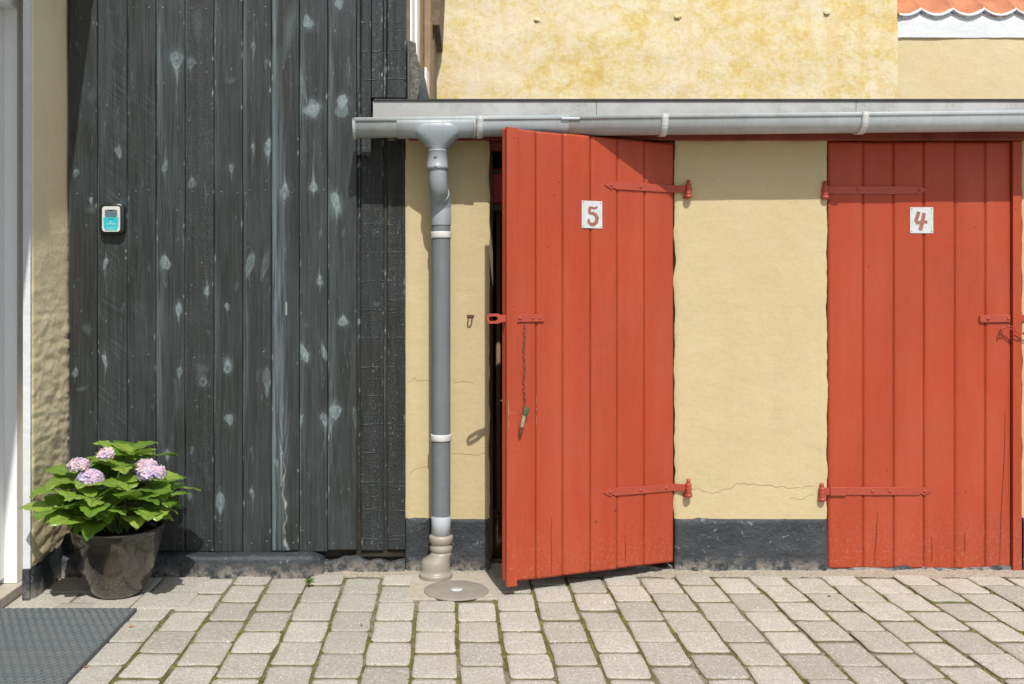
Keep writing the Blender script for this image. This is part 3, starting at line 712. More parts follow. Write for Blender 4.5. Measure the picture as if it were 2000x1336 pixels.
# torn lead flashing and lichen-crusted upstand at the corner
V = []
for j in range(26):
    t = j / 25.0; z = 2.165 - (2.165 - 1.905) * t
    for i in range(7):
        u = i / 6.0; x = -.150 + .022 * u + .075 * u * t ** 1.3 + .004 * math.sin(9 * t + u * 3)
        V.append((x, .03 + .10 * u * (1 - t * .4) + .01 * math.sin(7 * t), z + .012 * u * (1 - t)))
V = np.array(V) - np.array(wloc(tb)); o = np_mesh('lead_flashing', V, grid_faces(7, 26), M['lead'], tb)
o.modifiers.new('solid', 'SOLIDIFY').thickness = .004
b = MB(); b.prism([(-.158, -.012, 1.895), (-.118, -.012, 1.895), (-.100, -.012, 1.98), (-.112, -.012, 2.09), (-.135, -.012, 2.14), (-.158, -.012, 2.15)], (0, .03, 0), bev=.004)
o = b.build('corner_upstand', M['lichen'], tb)
b = MB(); b.box(-.205, -.07, -.05, .01, 1.893, 1.905, .002); b.box(-.153, -.143, -.055, -.01, 1.90, 2.15, .003); b.build('flashing_strip', M['lead'], tb)
# tarred foot
def foot():
    V = []; nx = 150; prof = []
    for i in range(nx):
        px = 118 + (630 - 118) * i / (nx - 1); x = (px - VX) / (F / 3.97); 
        end = min(1, (nx - 1 - i) / 7.0) ** .5; n1 = fbm(x * 6, 0, 9, 4)
        top = .083 + .003 * n1
        fy = -.088 + .004 * fbm(x * 9, 2, 9, 4)
        for k in range(12):
            a = k / 11.0
            if a < .45: y = fy; z = top * .80 * (a / .45) - .01 * (1 - a / .45)
            elif a < .8: q = (a - .45) / .35 * math.pi / 2; y = fy + (1 - math.cos(q)) * .022; z = top * .80 + math.sin(q) * top * .20
            else: y = fy + .022 + (a - .8) / .2 * .09; z = top
            y = .0 + (y - 0) * (.35 + .65 * end); z = z * (.6 + .4 * end)
            V.append((x, y + .002 * fbm(x * 30, z * 30, 0, 3), z + .001 * fbm(x * 30, z * 30, 5, 3)))
    return np.array(V) - np.array(wloc(tb)), grid_faces(12, nx)
v_, f_ = foot(); np_mesh('tarred_foot', v_, f_, M['tar'], tb)
slab_noise('tarred_foot', M['tar'], tb, -.55, -.165, -.01, .048, -.016, .05, .006, 9, .008, (0, 0, 0, .04), 4)
# nails in the boards, small rivets of bare metal
nail_me = None
def nail(px, py, Yf, parent, mat, r=.0026):
    global nail_me
    c = P(px, py, Yf)
    if nail_me is None:
        b = MB(); b.lathe([(.0004, -.0022), (.0018, -.0018), (.0026, -.0008), (.0028, .001)], (0, 0, 0), 10, 'y')
        bmesh.ops.recalc_face_normals(b.bm, faces=b.bm.faces); me = bpy.data.meshes.new('nail'); b.bm.to_mesh(me); b.bm.free(); me.materials.append(M['steel']); nail_me = me
    o = bpy.data.objects.new('nail', nail_me); C.objects.link(o); o.parent = parent; o.location = c - wloc(parent); o.scale = (r / .0026,) * 3; return o
for i in range(10):
    x0, x1 = BX[i], BX[i + 1]
    for ry in (19, 376, 693, 1058):
        for fx in (.28, .78):
            if random.random() < .72: nail(x0 + (x1 - x0) * (fx + random.uniform(-.08, .08)), ry + random.uniform(-6, 5), -.0212, tb, 0, random.uniform(.0013, .0021))

# ------------------------------------------------------------------ yellow shed with its two doors
sh = empty('shed', (.9, 0, 0), 'low yellow plastered shed with two red plank doors numbered 5 and 4', 'shed')
LZ, TZ = -.02, 1.775
PLZ = P(0, 1014).z
plx0, plx1 = P(792, 0).x, P(956, 0).x; mx0, mx1 = P(1318, 0).x, P(1616, 0).x; rx0 = P(1998, 0).x
slab_noise('wall', M['plaster'], sh, plx0, plx1, PLZ, TZ, 0, .20, .004, 2.2, .012, (.001, .006, 0, 0), 1)
slab_noise('wall', M['plaster'], sh, mx0, mx1, PLZ, P(0, 270).z, 0, .20, .005, 2.0, .012, (.009, .007, 0, .01), 2)
slab_noise('wall', M['plaster'], sh, rx0, rx0 + 1.2, PLZ - .0, TZ, .002, .20, .005, 2.0, .02, (.006, 0, 0, 0), 3)
for (a, b_, s) in ((plx0, plx1, 11), (mx0, mx1, 12), (rx0, rx0 + 1.2, 13)):
    slab_noise('plinth', M['tar'], sh, a + .001, b_ - .001, -.02, PLZ + .002, -.003, .2, .005, 5, .010, (.003, .005, .0, .012), s)
# splayed reveal of the open doorway
b = MB(); b.prism([(plx1 - .004, .012, .02), (plx1 + .021, .15, .02), (plx1 + .021, .20, .02), (plx1 - .03, .2, .02)], (0, 0, TZ - .03)); b.build('reveal', M['plaster'], sh)
b = MB(); b.prism([(mx1 - .004, .03, .02), (mx1 + .03, .05, .02), (mx1 + .03, .2, .02), (mx1 - .03, .2, .02)], (0, 0, TZ - .05)); b.build('reveal', M['plaster'], sh)
# plaster cracks
def crack(pts, wd=.0011):
    pp = []
    for (a, c) in zip(pts[:-1], pts[1:]):
        n = max(2, int(abs(c[0] - a[0]) / 7))
        for k in range(n):
            t = k / n; pp.append((a[0] + (c[0] - a[0]) * t + random.gauss(0, 1), a[1] + (c[1] - a[1]) * t + random.gauss(0, 1.6)))
    pp.append(pts[-1]); n = len(pp)
    sd_ = 1 if pts[0][0] < 1000 else 2; pl = []
    for x, y in pp:
        q = P(x, y, 0); am, sc2 = ((.004, 2.2), (.005, 2.0))[sd_ - 1]; q.y = fbm(q.x * sc2, q.z * sc2, sd_, 5) * am + fbm(q.x * 30, q.z * 30, sd_, 3) * am * .12 - .0004; pl.append(q)
    b = MB(); b.ribbon(pl, [wd * .6 * (.35 + .65 * abs(math.sin(math.pi * (i + .3) / n))) * random.uniform(.6, 1.3) for i in range(n)], .0005); return b.build('crack', M['crack'], sh)
crack([(1342, 958), (1370, 956), (1398, 964), (1440, 946), (1500, 948), (1545, 954), (1590, 948)], .0013)
crack([(1540, 975), (1575, 972), (1590, 968)], .0008); crack([(795, 744), (830, 742), (843, 745)], .0008); crack([(882, 884), (910, 889), (950, 886)], .0008)
crack([(885, 747), (905, 744), (925, 748)], .0008); crack([(800, 925), (820, 914), (838, 912)], .0008)
# red wall plate, roof, fascia, inside
FY = -.09
b = MB(); b.box(-.150, 3.4, -.018, .10, P(0, 275).z, P(0, 232).z, .003); b.build('lintel', M['red_beam'], sh)
b = MB(); b.box(-.150, 3.4, FY + .017, .05, P(0, 252).z, P(0, 248).z); b.build('leak_blocker', M['red_beam'], sh)  # unseen board added to block sun leaking in behind the gutter
b = MB(); b.box(plx1 + .0, mx0 + .0, .018, .08, P(0, 292).z, P(0, 275.5).z, .003); b.build('door_head', M['red_beam'], sh)
b = MB(); b.box(mx1, rx0, .022, .08, P(0, 281).z, P(0, 275.5).z, .003); b.build('door_head', M['red_beam'], sh)
FY = -.09
fz1 = P(0, 197.5, FY).z; fz0 = P(0, 256, FY).z
fx = [P(728, 0, FY).x, P(1165, 0, FY).x, P(1672, 0, FY).x, 3.5]
for a, c in zip(fx[:-1], fx[1:]):
    b = MB(); b.box(a + .0006, c - .0006, FY, FY + .016, fz0, fz1 + .0, .0015); b.build('fascia', M['fascia'], sh)
b = MB(); b.prism([(fx[0] + .004, FY - .006, fz1 + .001), (fx[0] + .004, FY - .006, fz1 + .008), (fx[0] + .004, 1.20, 2.105), (fx[0] + .004, 1.20, 2.02), (fx[0] + .004, FY + .05, fz1 - .03), (fx[0] + .004, FY + .02, fz1 + .001)], (3.6, 0, 0)); b.build('roof', M['felt'], sh)
b = MB()
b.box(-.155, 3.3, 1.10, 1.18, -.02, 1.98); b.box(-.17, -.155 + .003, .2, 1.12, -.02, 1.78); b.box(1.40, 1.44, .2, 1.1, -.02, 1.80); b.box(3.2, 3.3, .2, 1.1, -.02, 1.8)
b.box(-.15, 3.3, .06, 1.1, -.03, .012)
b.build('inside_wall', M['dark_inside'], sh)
# sills under the doors
slab_noise('door_sill', M['tar'], sh, mx1 + .001, rx0 - .001, -.015, .012, .004, .07, .010, 9, .008, (0, 0, 0, .014), 21)
slab_noise('door_sill', M['tar'], sh, plx1 + .001, mx0 - .001, -.015, .018, .012, .09, .010, 9, .010, (0, 0, 0, .02), 22)

def plank_door(name, edges, zb, zt, loc, rotz, front, strip, label, chips=None):
    """edges: local x of plank joints left to right; zb, zt functions of x; strip: (x0, x1) proud edge strip"""
    t = .024; V = []; Fq = []; CH = []
    def rot(lst): pass
    for i in range(len(edges) - 1):
        x0, x1 = edges[i] + .0008, edges[i + 1] - .0008
        nx = 14; nz = 190; yo = front + random.uniform(-.0012, .0012); tw = random.uniform(-.002, .002)
        X, T = np.meshgrid(np.linspace(x0, x1, nx), np.linspace(0, 1, nz))
        jb = random.uniform(-.002, .002)
        Z = (zb(X) + jb) * (1 - T) + (zt(X) + random.uniform(-.001, .001)) * T
        e = np.minimum(X - x0, x1 - X); Yv = yo + np.clip(1 - e / .004, 0, 1) * .004 + tw * (T - .5) + .0015 * np.sin((X - x0) / (x1 - x0) * math.pi) * random.uniform(-1, 1)
        pts = np.stack([X, Yv, Z], -1).reshape(-1, 3); b0 = sum(len(v) for v in V)
        idx = np.arange(nx * nz).reshape(nz, nx); loop = np.concatenate([idx[0, :], idx[1:, -1], idx[-1, -2::-1], idx[-2:0:-1, 0]]); m_ = len(loop)
        bk = pts[loop].copy(); bk[:, 1] = yo + t
        V.append(pts); V.append(bk); n0 = len(pts)
        Fq.append(grid_faces(nx, nz) + b0)
        Fq.append(np.array([[loop[k], n0 + k, n0 + (k + 1) % m_, loop[(k + 1) % m_]] for k in range(m_)]) + b0)
    VV = np.concatenate(V); ch = np.zeros(len(VV))
    if chips:
        for (cx, cz, w_, h_) in chips: ch = np.maximum(ch, 1.0 * ((np.abs(VV[:, 0] - cx) < w_) & (np.abs(VV[:, 2] - cz) < h_)))
    o = np_mesh(name, VV, np.concatenate(Fq), M['red'], sh, {'chip': ch})
    o.location = Vector(loc) - wloc(sh); o.rotation_euler = (0, 0, rotz); o['label'] = label
    # ledges across the back
    b = MB(); xa, xb = edges[0] + .03, edges[-1] - .03
    for z in (.36, 1.52): b = MB(); b.box(xa, xb, front + t, front + t + .025, z, z + .11, .002); b.build('ledge', M['red'], o, local=True)
    b = MB(); b.prism([(strip[0], front - .016, zb(strip[0]) - .014), (strip[1], front - .016, zb(strip[1]) - .014), (strip[1], front - .016, zt(strip[1]) + .002), (strip[0], front - .016, zt(strip[0]) + .002)], (0, .015, 0), bev=.0015)
    s_ = b.build('edge_strip', M['red'], o, local=True)
    return o
def dnail(parent, x, y, z, r=.004, mat='iron', name='nail_head'):
    b = MB(); b.lathe([(r * .2, -r * .75), (r * .7, -r * .6), (r, -r * .15), (r, .001)], (x, y, z), 10, 'y'); return b.build(name, M[mat], parent, local=True)
def strap(parent, x_bar, x_tip, z, y, dz_tip=0.0, hw=.0165, plate=None, ybo=.020, bolts=(.3, .7)):
    """strap hinge: barrel at x_bar, arrow tip at x_tip, z height, lying on surface y (front)"""
    sgn = 1 if x_tip > x_bar else -1; L = abs(x_tip - x_bar)
    def q(u, w_): return (x_bar + sgn * max(u, .034), y, z + w_ + dz_tip * u / L)
    b = MB(); nk = .052
    pts = [q(.0, -hw * .95), q(L - nk, -hw * 1.0), q(L - nk + .006, -hw * .55), q(L - .040, -hw * .6), q(L - .033, -hw * 1.05), q(L - .012, -hw * .45), q(L, 0),
           q(L - .012, hw * .45), q(L - .033, hw * 1.05), q(L - .040, hw * .6), q(L - nk + .006, hw * .55), q(L - nk, hw * .98), q(.0, hw * .95)]
    b.prism(pts, (0, -.0055, 0), bev=.001)
    if plate: b.prism([q(0, -hw * 1.08), q(plate, -hw * 1.08), q(plate + .004, 0), q(plate, hw * 1.05), q(0, hw * 1.05)], (0, -.011, 0), bev=.0015)
    xb = x_bar - sgn * .004; yb = y - ybo; xn = x_bar + sgn * .036; z_a, z_b = z - hw * .9, z + hw * .9
    b.prism([(xn, y - .0052, z_a), (xn, y + .0005, z_a), (xb, yb + .004, z_a), (xb, yb - .005, z_a)], (0, 0, z_b - z_a), bev=.001)
    b.lathe([(.008, z - .024), (.0122, z - .023), (.0138, z - .017), (.0108, z - .0115), (.0136, z - .006), (.0136, z + .001), (.0106, z + .006), (.0128, z + .011), (.0118, z + .017), (.008, z + .019)], (xb, yb, 0), 18)
    b.lathe([(.0065, z + .017), (.0075, z + .019), (.0075, z + .034), (.004, z + .036)], (xb, yb, 0), 14)
    b.lathe([(.005, z - .040), (.0125, z - .038), (.0160, z - .032), (.0158, z - .026), (.012, z - .023)], (xb, yb, 0), 18)
    b.box(xb - .008, xb + .008, yb - .004, y + .06, z - .040, z - .028, .002)
    h = b.build('hinge', M['iron'], parent, local=True)
    for f in bolts:
        u = L * f; dnail(parent, x_bar + sgn * u, y - .0055 - (.005 if plate and u < plate else 0), z + dz_tip * f, .0062, 'iron', 'bolt')
    dnail(parent, x_bar + sgn * (L - .030), y - .0055, z + dz_tip, .0062, 'iron', 'bolt')
    return h
# ---- door 4, closed
d4x = lambda px: P(px, 0, .012).x
L4 = Vector((d4x(1617), .012, 0))
e4 = [d4x(p) - L4.x for p in (1617, 1686, 1745.5, 1804.5, 1865, 1925, 1976, 1991)]
z4b = P(0, 1110, .012).z; z4t = P(0, 278, .012).z
door4 = plank_door('door', e4, lambda x: z4b - .0035 * x / .78, lambda x: z4t + 0 * x, L4, 0, 0, (d4x(1974.5) - L4.x, d4x(1991.5) - L4.x), 'closed red plank door with the number 4 plate')
def L4p(px, py): 
    p = P(px, py, 0.0); return (p.x - L4.x, p.z)
zz = L4p(0, 371)[1]; strap(door4, L4p(1612, 0)[0], L4p(1812, 0)[0], zz, 0.0, bolts=(.32,))
zz = L4p(0, 960)[1]; strap(door4, L4p(1606, 0)[0], L4p(1822, 0)[0], zz, 0.0, plate=.098, bolts=(.22, .46, .62))
sx = L4p(1983, 0)[0]
for k, py in enumerate(range(300, 1100, 107)): dnail(door4, sx, -.016, L4p(0, py)[1], .003)
for (a, c) in ((1640, 437), (1650, 880), (1637, 890), (1909, 442), (1868, 962), (1700, 520), (1890, 960), (1832, 330), (1737, 920)): dnail(door4, L4p(a, c)[0], 0, L4p(a, c)[1], .0028)
def plate(parent, fx0, fx1, z0, z1, y, digit_paths, tilt=0):
    b = MB(); b.box(fx0, fx1, y - .0035, y - .0005, z0, z1, .001); p = b.build('number_plate', M['plate'], parent, local=True)
    for cx in (fx0 + .007, fx1 - .007):
        for cz in (z0 + .007, z1 - .007): dnail(parent, cx, y - .0035, cz, .0022, 'rust', 'screw')
    b = MB()
    for kk, (pth, wd) in enumerate(digit_paths):
        b.ribbon([(fx0 + (fx1 - fx0) * u, y - .0035, z1 - (z1 - z0) * v) for u, v in pth], [w_ * 1.45 * (fx1 - fx0) for w_ in wd], .0006 + .0003 * kk)
    b.build('house_number', M['digit'], parent, local=True)
a = L4p(1779.5, 404.5); c = L4p(1825, 455.5)
plate(door4, a[0], c[0], c[1], a[1], .0, [([(.37, .17), (.31, .35), (.25, .53), (.24, .585)], (.055, .055, .05, .03)), ([(.24, .60), (.42, .585), (.60, .565), (.74, .56)], (.045, .05, .045, .04)), ([(.60, .22), (.56, .42), (.50, .65), (.43, .88)], (.05, .055, .055, .06))])
# hasp plate and chain stub on door 4
a = L4p(1915, 630); c = L4p(1975, 615)
b = MB(); b.prism([(a[0] + .004, 0, a[1]), (c[0], 0, a[1] + .002), (c[0], 0, c[1]), (a[0] + .004, 0, c[1] - .001), (a[0], 0, c[1] - .006), (a[0], 0, a[1] + .006)], (0, -.008, 0), bev=.0015); b.build('hasp', M['iron'], door4, local=True)
dnail(door4, L4p(1931, 0)[0], -.008, (a[1] + c[1]) / 2, .007, 'iron', 'bolt'); dnail(door4, L4p(1971, 0)[0], -.008, (a[1] + c[1]) / 2, .006, 'iron', 'bolt')
b = MB(); a2 = L4p(1992.5, 628); b.prism([(a2[0] - .0005, -.006, a2[1]), (a2[0] + .09, -.006, a2[1]), (a2[0] + .09, -.006, c[1]), (a2[0] - .0005, -.006, c[1])], (0, -.008, 0), bev=.0015); b.build('hasp', M['iron'], door4, local=True)
def split(parent, pts):
    b = MB(); n = len(pts); b.ribbon(pts, [.0003 + .0006 * math.sin(math.pi * (i + .5) / n) for i in range(n)], .0003); b.build('crack', M['crack_red'], parent, local=True)
def d4pts(lst): return [(L4p(x, y)[0], -.0022, L4p(x, y)[1]) for x, y in lst]
split(door4, d4pts([(1717, 1000), (1715, 1030), (1714, 1055), (1711, 1085), (1711, 1107)]))
split(door4, d4pts([(1966, 800), (1965, 880), (1962, 940), (1959, 985), (1957, 1050), (1955, 1108)]))
split(door4, d4pts([(1887, 1040), (1888, 1065), (1887, 1085)])); split(door4, d4pts([(1822, 1050), (1823, 1080), (1822, 1100)]))
# ---- door 5, ajar
HX, HY = .929, -.004
FD = 3.727
fxw = (986 - VX) / F * FD
DW = math.hypot(HX - fxw, D - FD + HY); ang = math.asin((D - FD + HY) / DW)
def d5(px):      # local x (negative) on the door front for a photo x
    k = (px - VX) / F; s = (HX - k * (D + HY)) / ((DW * math.cos(ang)) - k * DW * math.sin(ang)); return -s * DW
def d5z(px, py):
    x = d5(px); Yw = HY + x * math.sin(ang); return H - (py - VY) / F * (D + Yw)
e5 = [d5(p) for p in (986.5, 1048, 1100.5, 1154.5, 1206.5, 1259.5, 1316)]
zbh, zbf = d5z(1316, 1098), d5z(990, 1137); zth, ztf = d5z(1316, 281), d5z(986, 250)
W5 = -e5[0]
zb5 = lambda x: zbh + (zbf - zbh) * (-x / W5); zt5 = lambda x: zth + (ztf - zth) * (-x / W5)
cz = d5z(1000, 800)
chips = [(d5(989), cz + .005, .0015, .03), (d5(1046), cz - .01, .0012, .035), (d5(1011), cz, .006, .0015)]
door5 = plank_door('door', e5, zb5, zt5, (HX, HY, 0), ang, 0, (d5(986), d5(1006)), 'red plank door standing ajar with the number 5 plate', chips)
for (py0, py1, xt) in ((368, 360, 1180), (948, 961, 1178)):
    zbar = d5z(1330, py0 + (2 if py0 < 500 else 2)); ztip = d5z(xt, py1 + 1)
    strap(door5, d5(1332), d5(xt), zbar, 0, ztip - zbar, bolts=(.22, .55), hw=.0155, ybo=.036)
for k, py in enumerate((269, 373, 482, 597, 638, 763, 880, 972, 1013, 1112)): dnail(door5, d5(1000), -.016, d5z(1000, py), .0032)
for (a_, c_) in ((1008, 343), (1037, 348), (1093, 354), (1163, 355), (1028, 477), (1083, 380), (1070, 480), (1038, 976), (1123, 932), (1286, 918), (1055, 973), (1124, 1092), (1204, 1090), (1180, 700)): dnail(door5, d5(a_), 0, d5z(a_, c_), .0026)
for (a_, c_) in ((1164, 1018), (1202, 996)): dnail(door5, d5(a_), -.0005, d5z(a_, c_), .0042, 'rust', 'hole')
split(door5, [(d5(x), -.0022, d5z(x, y)) for x, y in ((1077, 1010), (1076, 1045), (1077, 1080), (1077, 1122))]); split(door5, [(d5(x), -.0022, d5z(x, y)) for x, y in ((1220, 1045), (1222, 1070), (1221, 1100))])
for (cx, y0, y1, w_) in ((989, 782, 812, .0016), (989.5, 816, 838, .001), (1047, 772, 790, .0009), (1047.5, 797, 803, .0012), (1047, 812, 832, .0009), (1007, 792, 812, .0009), (1008, 820, 846, .0007)):
    off_ = -.0165 if cx < 1006 else -.0012
    b = MB(); b.ribbon([(d5(cx), off_, d5z(cx, y0 + (y1 - y0) * k / 5)) for k in range(6)], [w_ * random.uniform(.4, 1) for k in range(6)], .0004); b.build('paint_chip', M['peg'], door5, local=True)
b = MB(); b.ribbon([(d5(x), -.0165 if x < 1006 else -.001, d5z(x, 805)) for x in (991, 996, 1001)], [.0012, .0006, .001], .0004); b.build('paint_chip', M['peg'], door5, local=True)
x0_, x1_ = d5(1135.5), d5(1175.5)
plate(door5, x0_, x1_, d5z(1155, 446), d5z(1155, 392.5), 0, [([(.76, .22), (.60, .27), (.44, .25), (.35, .25)], (.03, .035, .035, .04)), ([(.37, .25), (.37, .36), (.36, .46)], (.045, .045, .04)),
   ([(.36, .47), (.50, .44), (.66, .50), (.74, .62), (.70, .77), (.56, .86), (.42, .85), (.33, .78), (.31, .70), (.38, .70)], (.03, .04, .055, .065, .06, .05, .045, .04, .035, .03))])
# hasp with slotted eye reaching past the edge
zh = d5z(975, 622); xa = d5(1062); xe = d5(986)
b = MB(); b.box(d5(1007), xa, -.007, 0, zh - .0145, zh + .0145, .0015)
b.build('hasp', M['iron'], door5, local=True)
b = MB()
Y5 = -.006; xl = xe - .083; r_o, r_i = .0185, .0085
outer = [(xe + .004, zh - .0125), (xe + .004, zh + .0125), (xe - .020, zh + .0135), (xe - .034, zh + r_o)]
outer += [(xl + r_o + r_o * math.cos(R(90 + 18 * k)), zh + r_o * math.sin(R(90 + 18 * k))) for k in range(11)] + [(xe - .034, zh - r_o), (xe - .020, zh - .0135)]
inner = [(xl + .018 + r_i * math.cos(R(90 + 30 * k)), zh + r_i * math.sin(R(90 + 30 * k))) for k in range(7)] + [(xl + .040 + r_i * math.cos(R(-90 + 30 * k)), zh + r_i * math.sin(R(-90 + 30 * k))) for k in range(7)]
# bridge outline: outer ring triangulated against the slot
from mathutils.geometry import tessellate_polygon
allp = [Vector((p[0], p[1], 0)) for p in outer], [Vector((p[0], p[1], 0)) for p in inner]
tris = tessellate_polygon([allp[0], allp[1]]); flat = outer + inner
vf = [b.bm.verts.new((p[0], Y5 - .005, p[1])) for p in flat]; vb = [b.bm.verts.new((p[0], Y5 + .002, p[1])) for p in flat]
for t_ in tris: b.bm.faces.new([vf[i] for i in t_]); b.bm.faces.new([vb[i] for i in t_][::-1])
for (s0, n_) in ((0, len(outer)), (len(outer), len(inner))):
    for k in range(n_): b.bm.faces.new((vf[s0 + k], vf[s0 + (k + 1) % n_], vb[s0 + (k + 1) % n_], vb[s0 + k]))
b.build('hasp_eye', M['iron'], door5, local=True)
for a_ in (1014, 1039, 1053): dnail(door5, d5(a_), -.007, zh, .005 if a_ > 1014 else .0065, 'iron', 'bolt')
# chain with a worn peg hanging on door 5
def w5(px, py, off=0.0):
    x = d5(px); ca, sa = math.cos(ang), math.sin(ang)
    return Vector((HX + x * ca + (-off) * -sa * -1 * -1, HY + x * sa, 0)) if False else Vector((HX + x * ca + off * sa, HY + x * sa - off * ca, d5z(px, py)))
top = w5(1021.5, 634, .012)
chn = empty('chain', top, 'dull iron chain with a peg, hanging from the hasp of the open door', 'chain')
b = MB(); Lc = d5z(1021, 634) - d5z(1021, 800); nl = 21; stp = Lc / nl
for k in range(nl):
    c0 = top + Vector((.002 * math.sin(k * .8), 0, -stp * (k + .5))); a0 = R(20) if k % 2 else R(95); a0 += R(random.uniform(-25, 25))
    dv = Vector((math.cos(a0), math.sin(a0) * -1, 0)); pth = []
    for q in range(12):
        t = 2 * math.pi * q / 12; pth.append(c0 + dv * (.0042 * math.cos(t)) + Vector((0, 0, 1)) * (stp * .66 * math.sin(t)))
    b.tube(pth, .00125, 6, closed=True)
b.build('links', M['chain'], chn)
pg0 = top + Vector((.002, -.004, -Lc)); pg1 = pg0 + Vector((-.018, -.004, -.088))
b = MB(); b.tube([pg0 + Vector((.004, 0, .008)), pg0.lerp(pg1, .25), pg0.lerp(pg1, .6), pg1], [.006, .0085, .0078, .0055], 8); b.build('peg', M['peg'], chn)
b = MB(); b.tube([pg0 + Vector((.008, -.001, .012)), pg0 + Vector((.004, -.003, -.006)), pg0 + Vector((-.003, -.003, -.018))], [.006, .0098, .0092], 8); b.build('green_sleeve', M['green_paint'], chn)
b = MB(); b.tube([pg0.lerp(pg1, .72), pg1 + Vector((-.002, 0, -.006))], [.0084, .006], 8); b.build('peg_tip', M['rust'], chn)
# chain across the edge of door 4
p0 = P(1957, 640, -.015); ch4 = empty('chain', p0, 'red painted chain stub beside the hasp of the closed door', 'chain')
b = MB(); cp = [P(1957, 641, -.014), P(1970, 637, -.020), P(1984, 645, -.024), P(1998, 651, -.024), P(2014, 651, -.02), P(2030, 646, -.02)]
for k in range(len(cp) - 1):
    a_, c_ = cp[k], cp[k + 1]; m_ = (a_ + c_) / 2; d_ = (c_ - a_); Ld = d_.length * .62; d_.normalize(); s_ = Vector((0, 1, 0)).cross(d_) if k % 2 else Vector((0, 1, .25))
    b.tube([m_ + d_ * (Ld * math.cos(2 * math.pi * q / 14)) + s_ * (.0052 * math.sin(2 * math.pi * q / 14)) for q in range(14)], .0021, 6, closed=True)
b.build('links', M['iron'], ch4)
b = MB(); b.tube([P(1957, 641, .012), P(1956, 641, -.016), P(1957, 648, -.017), P(1957, 650, .012)], .0022, 6); b.build('staple', M['iron'], ch4)
# rusty staple in the pillar
c0 = P(919, 624, 0); stp_ = empty('wall_staple', c0, 'rusty iron staple fixed in the yellow pillar beside the open door', 'staple')
b = MB(); b.tube([c0 + Vector((-.008, .02, .013)), c0 + Vector((-.008, -.024, .012)), c0 + Vector((-.006, -.030, .011)), c0 + Vector((.004, -.030, .011)), c0 + Vector((.007, -.024, .012)), c0 + Vector((.007, .02, .013))], .0034, 8)
b.build('loop', M['rust'], stp_); b = MB(); b.box(c0.x - .014, c0.x + .014, -.006, .004, c0.z + .011, c0.z + .019, .002); b.build('plate', M['rust'], stp_)

# ------------------------------------------------------------------ things inside the open doorway
o = empty('plastic_crate', P(990, 398, .38), 'red plastic crate high inside the dark open doorway', 'crate')
b = MB(); c1 = P(955, 398, .26); c2 = P(1040, 328, .26); b.box(c1.x, c2.x, .26, .5, c1.z, c2.z, .006); b.build('crate_body', M['red_plastic'], o)
b = MB(); b.box(c1.x - .002, c2.x, .252, .26, c2.z - .025, c2.z - .008, .003); b.build('crate_rim', M['black_plastic'], o)
p_ = P(970, 398, .26)
o = empty('shelf', (p_.x, .6, p_.z), 'dark wooden shelf inside the open doorway', 'shelf'); b = MB(); b.box(-.15, 1.39, .24, 1.09, p_.z - .03, p_.z - .001, .002); b.build('shelf_board', M['wood_dark'], o)
o = empty('broom', (P(975, 400, .42).x + .03, .5, .02), 'broom with a pale wooden handle standing in the open doorway', 'broom')
b = MB(); b.tube([P(983, 345, .42), P(973, 420, .44), (P(973, 420, .45).x - .0, .46, .15)], .011, 10); b.build('handle', M['wood'], o)
b = MB(); b.box(o.location.x - .10, o.location.x + .12, .44, .50, .02, .15, .01); b.build('brush', M['canvas'], o)
p_ = G(968, 1068); 
o = empty('bottle', (p_.x - .02, .16, .012), 'brown glass bottle standing on the floor of the open doorway', 'bottle')
bx_ = P(972, 1050, .17).x
o.location = (bx_, .19, .012)
b = MB(); b.lathe([(.026, .012), (.028, .02), (.028, .11), (.022, .13), (.010, .145), (.010, .175), (.012, .177), (.012, .185), (.009, .187)], (bx_, .19, 0), 20); b.build('bottle_glass', M['bottle'], o)
o = empty('sack', (P(975, 800, .45).x + .02, .6, .012), 'grey canvas sack leaning inside the open doorway', 'sack')
b = MB(); b.lathe([(.10, .012), (.14, .10), (.13, .35), (.10, .50), (.05, .56), (.07, .62)], (o.location.x + .05, .62, 0), 18); b.build('sack_body', M['canvas'], o)

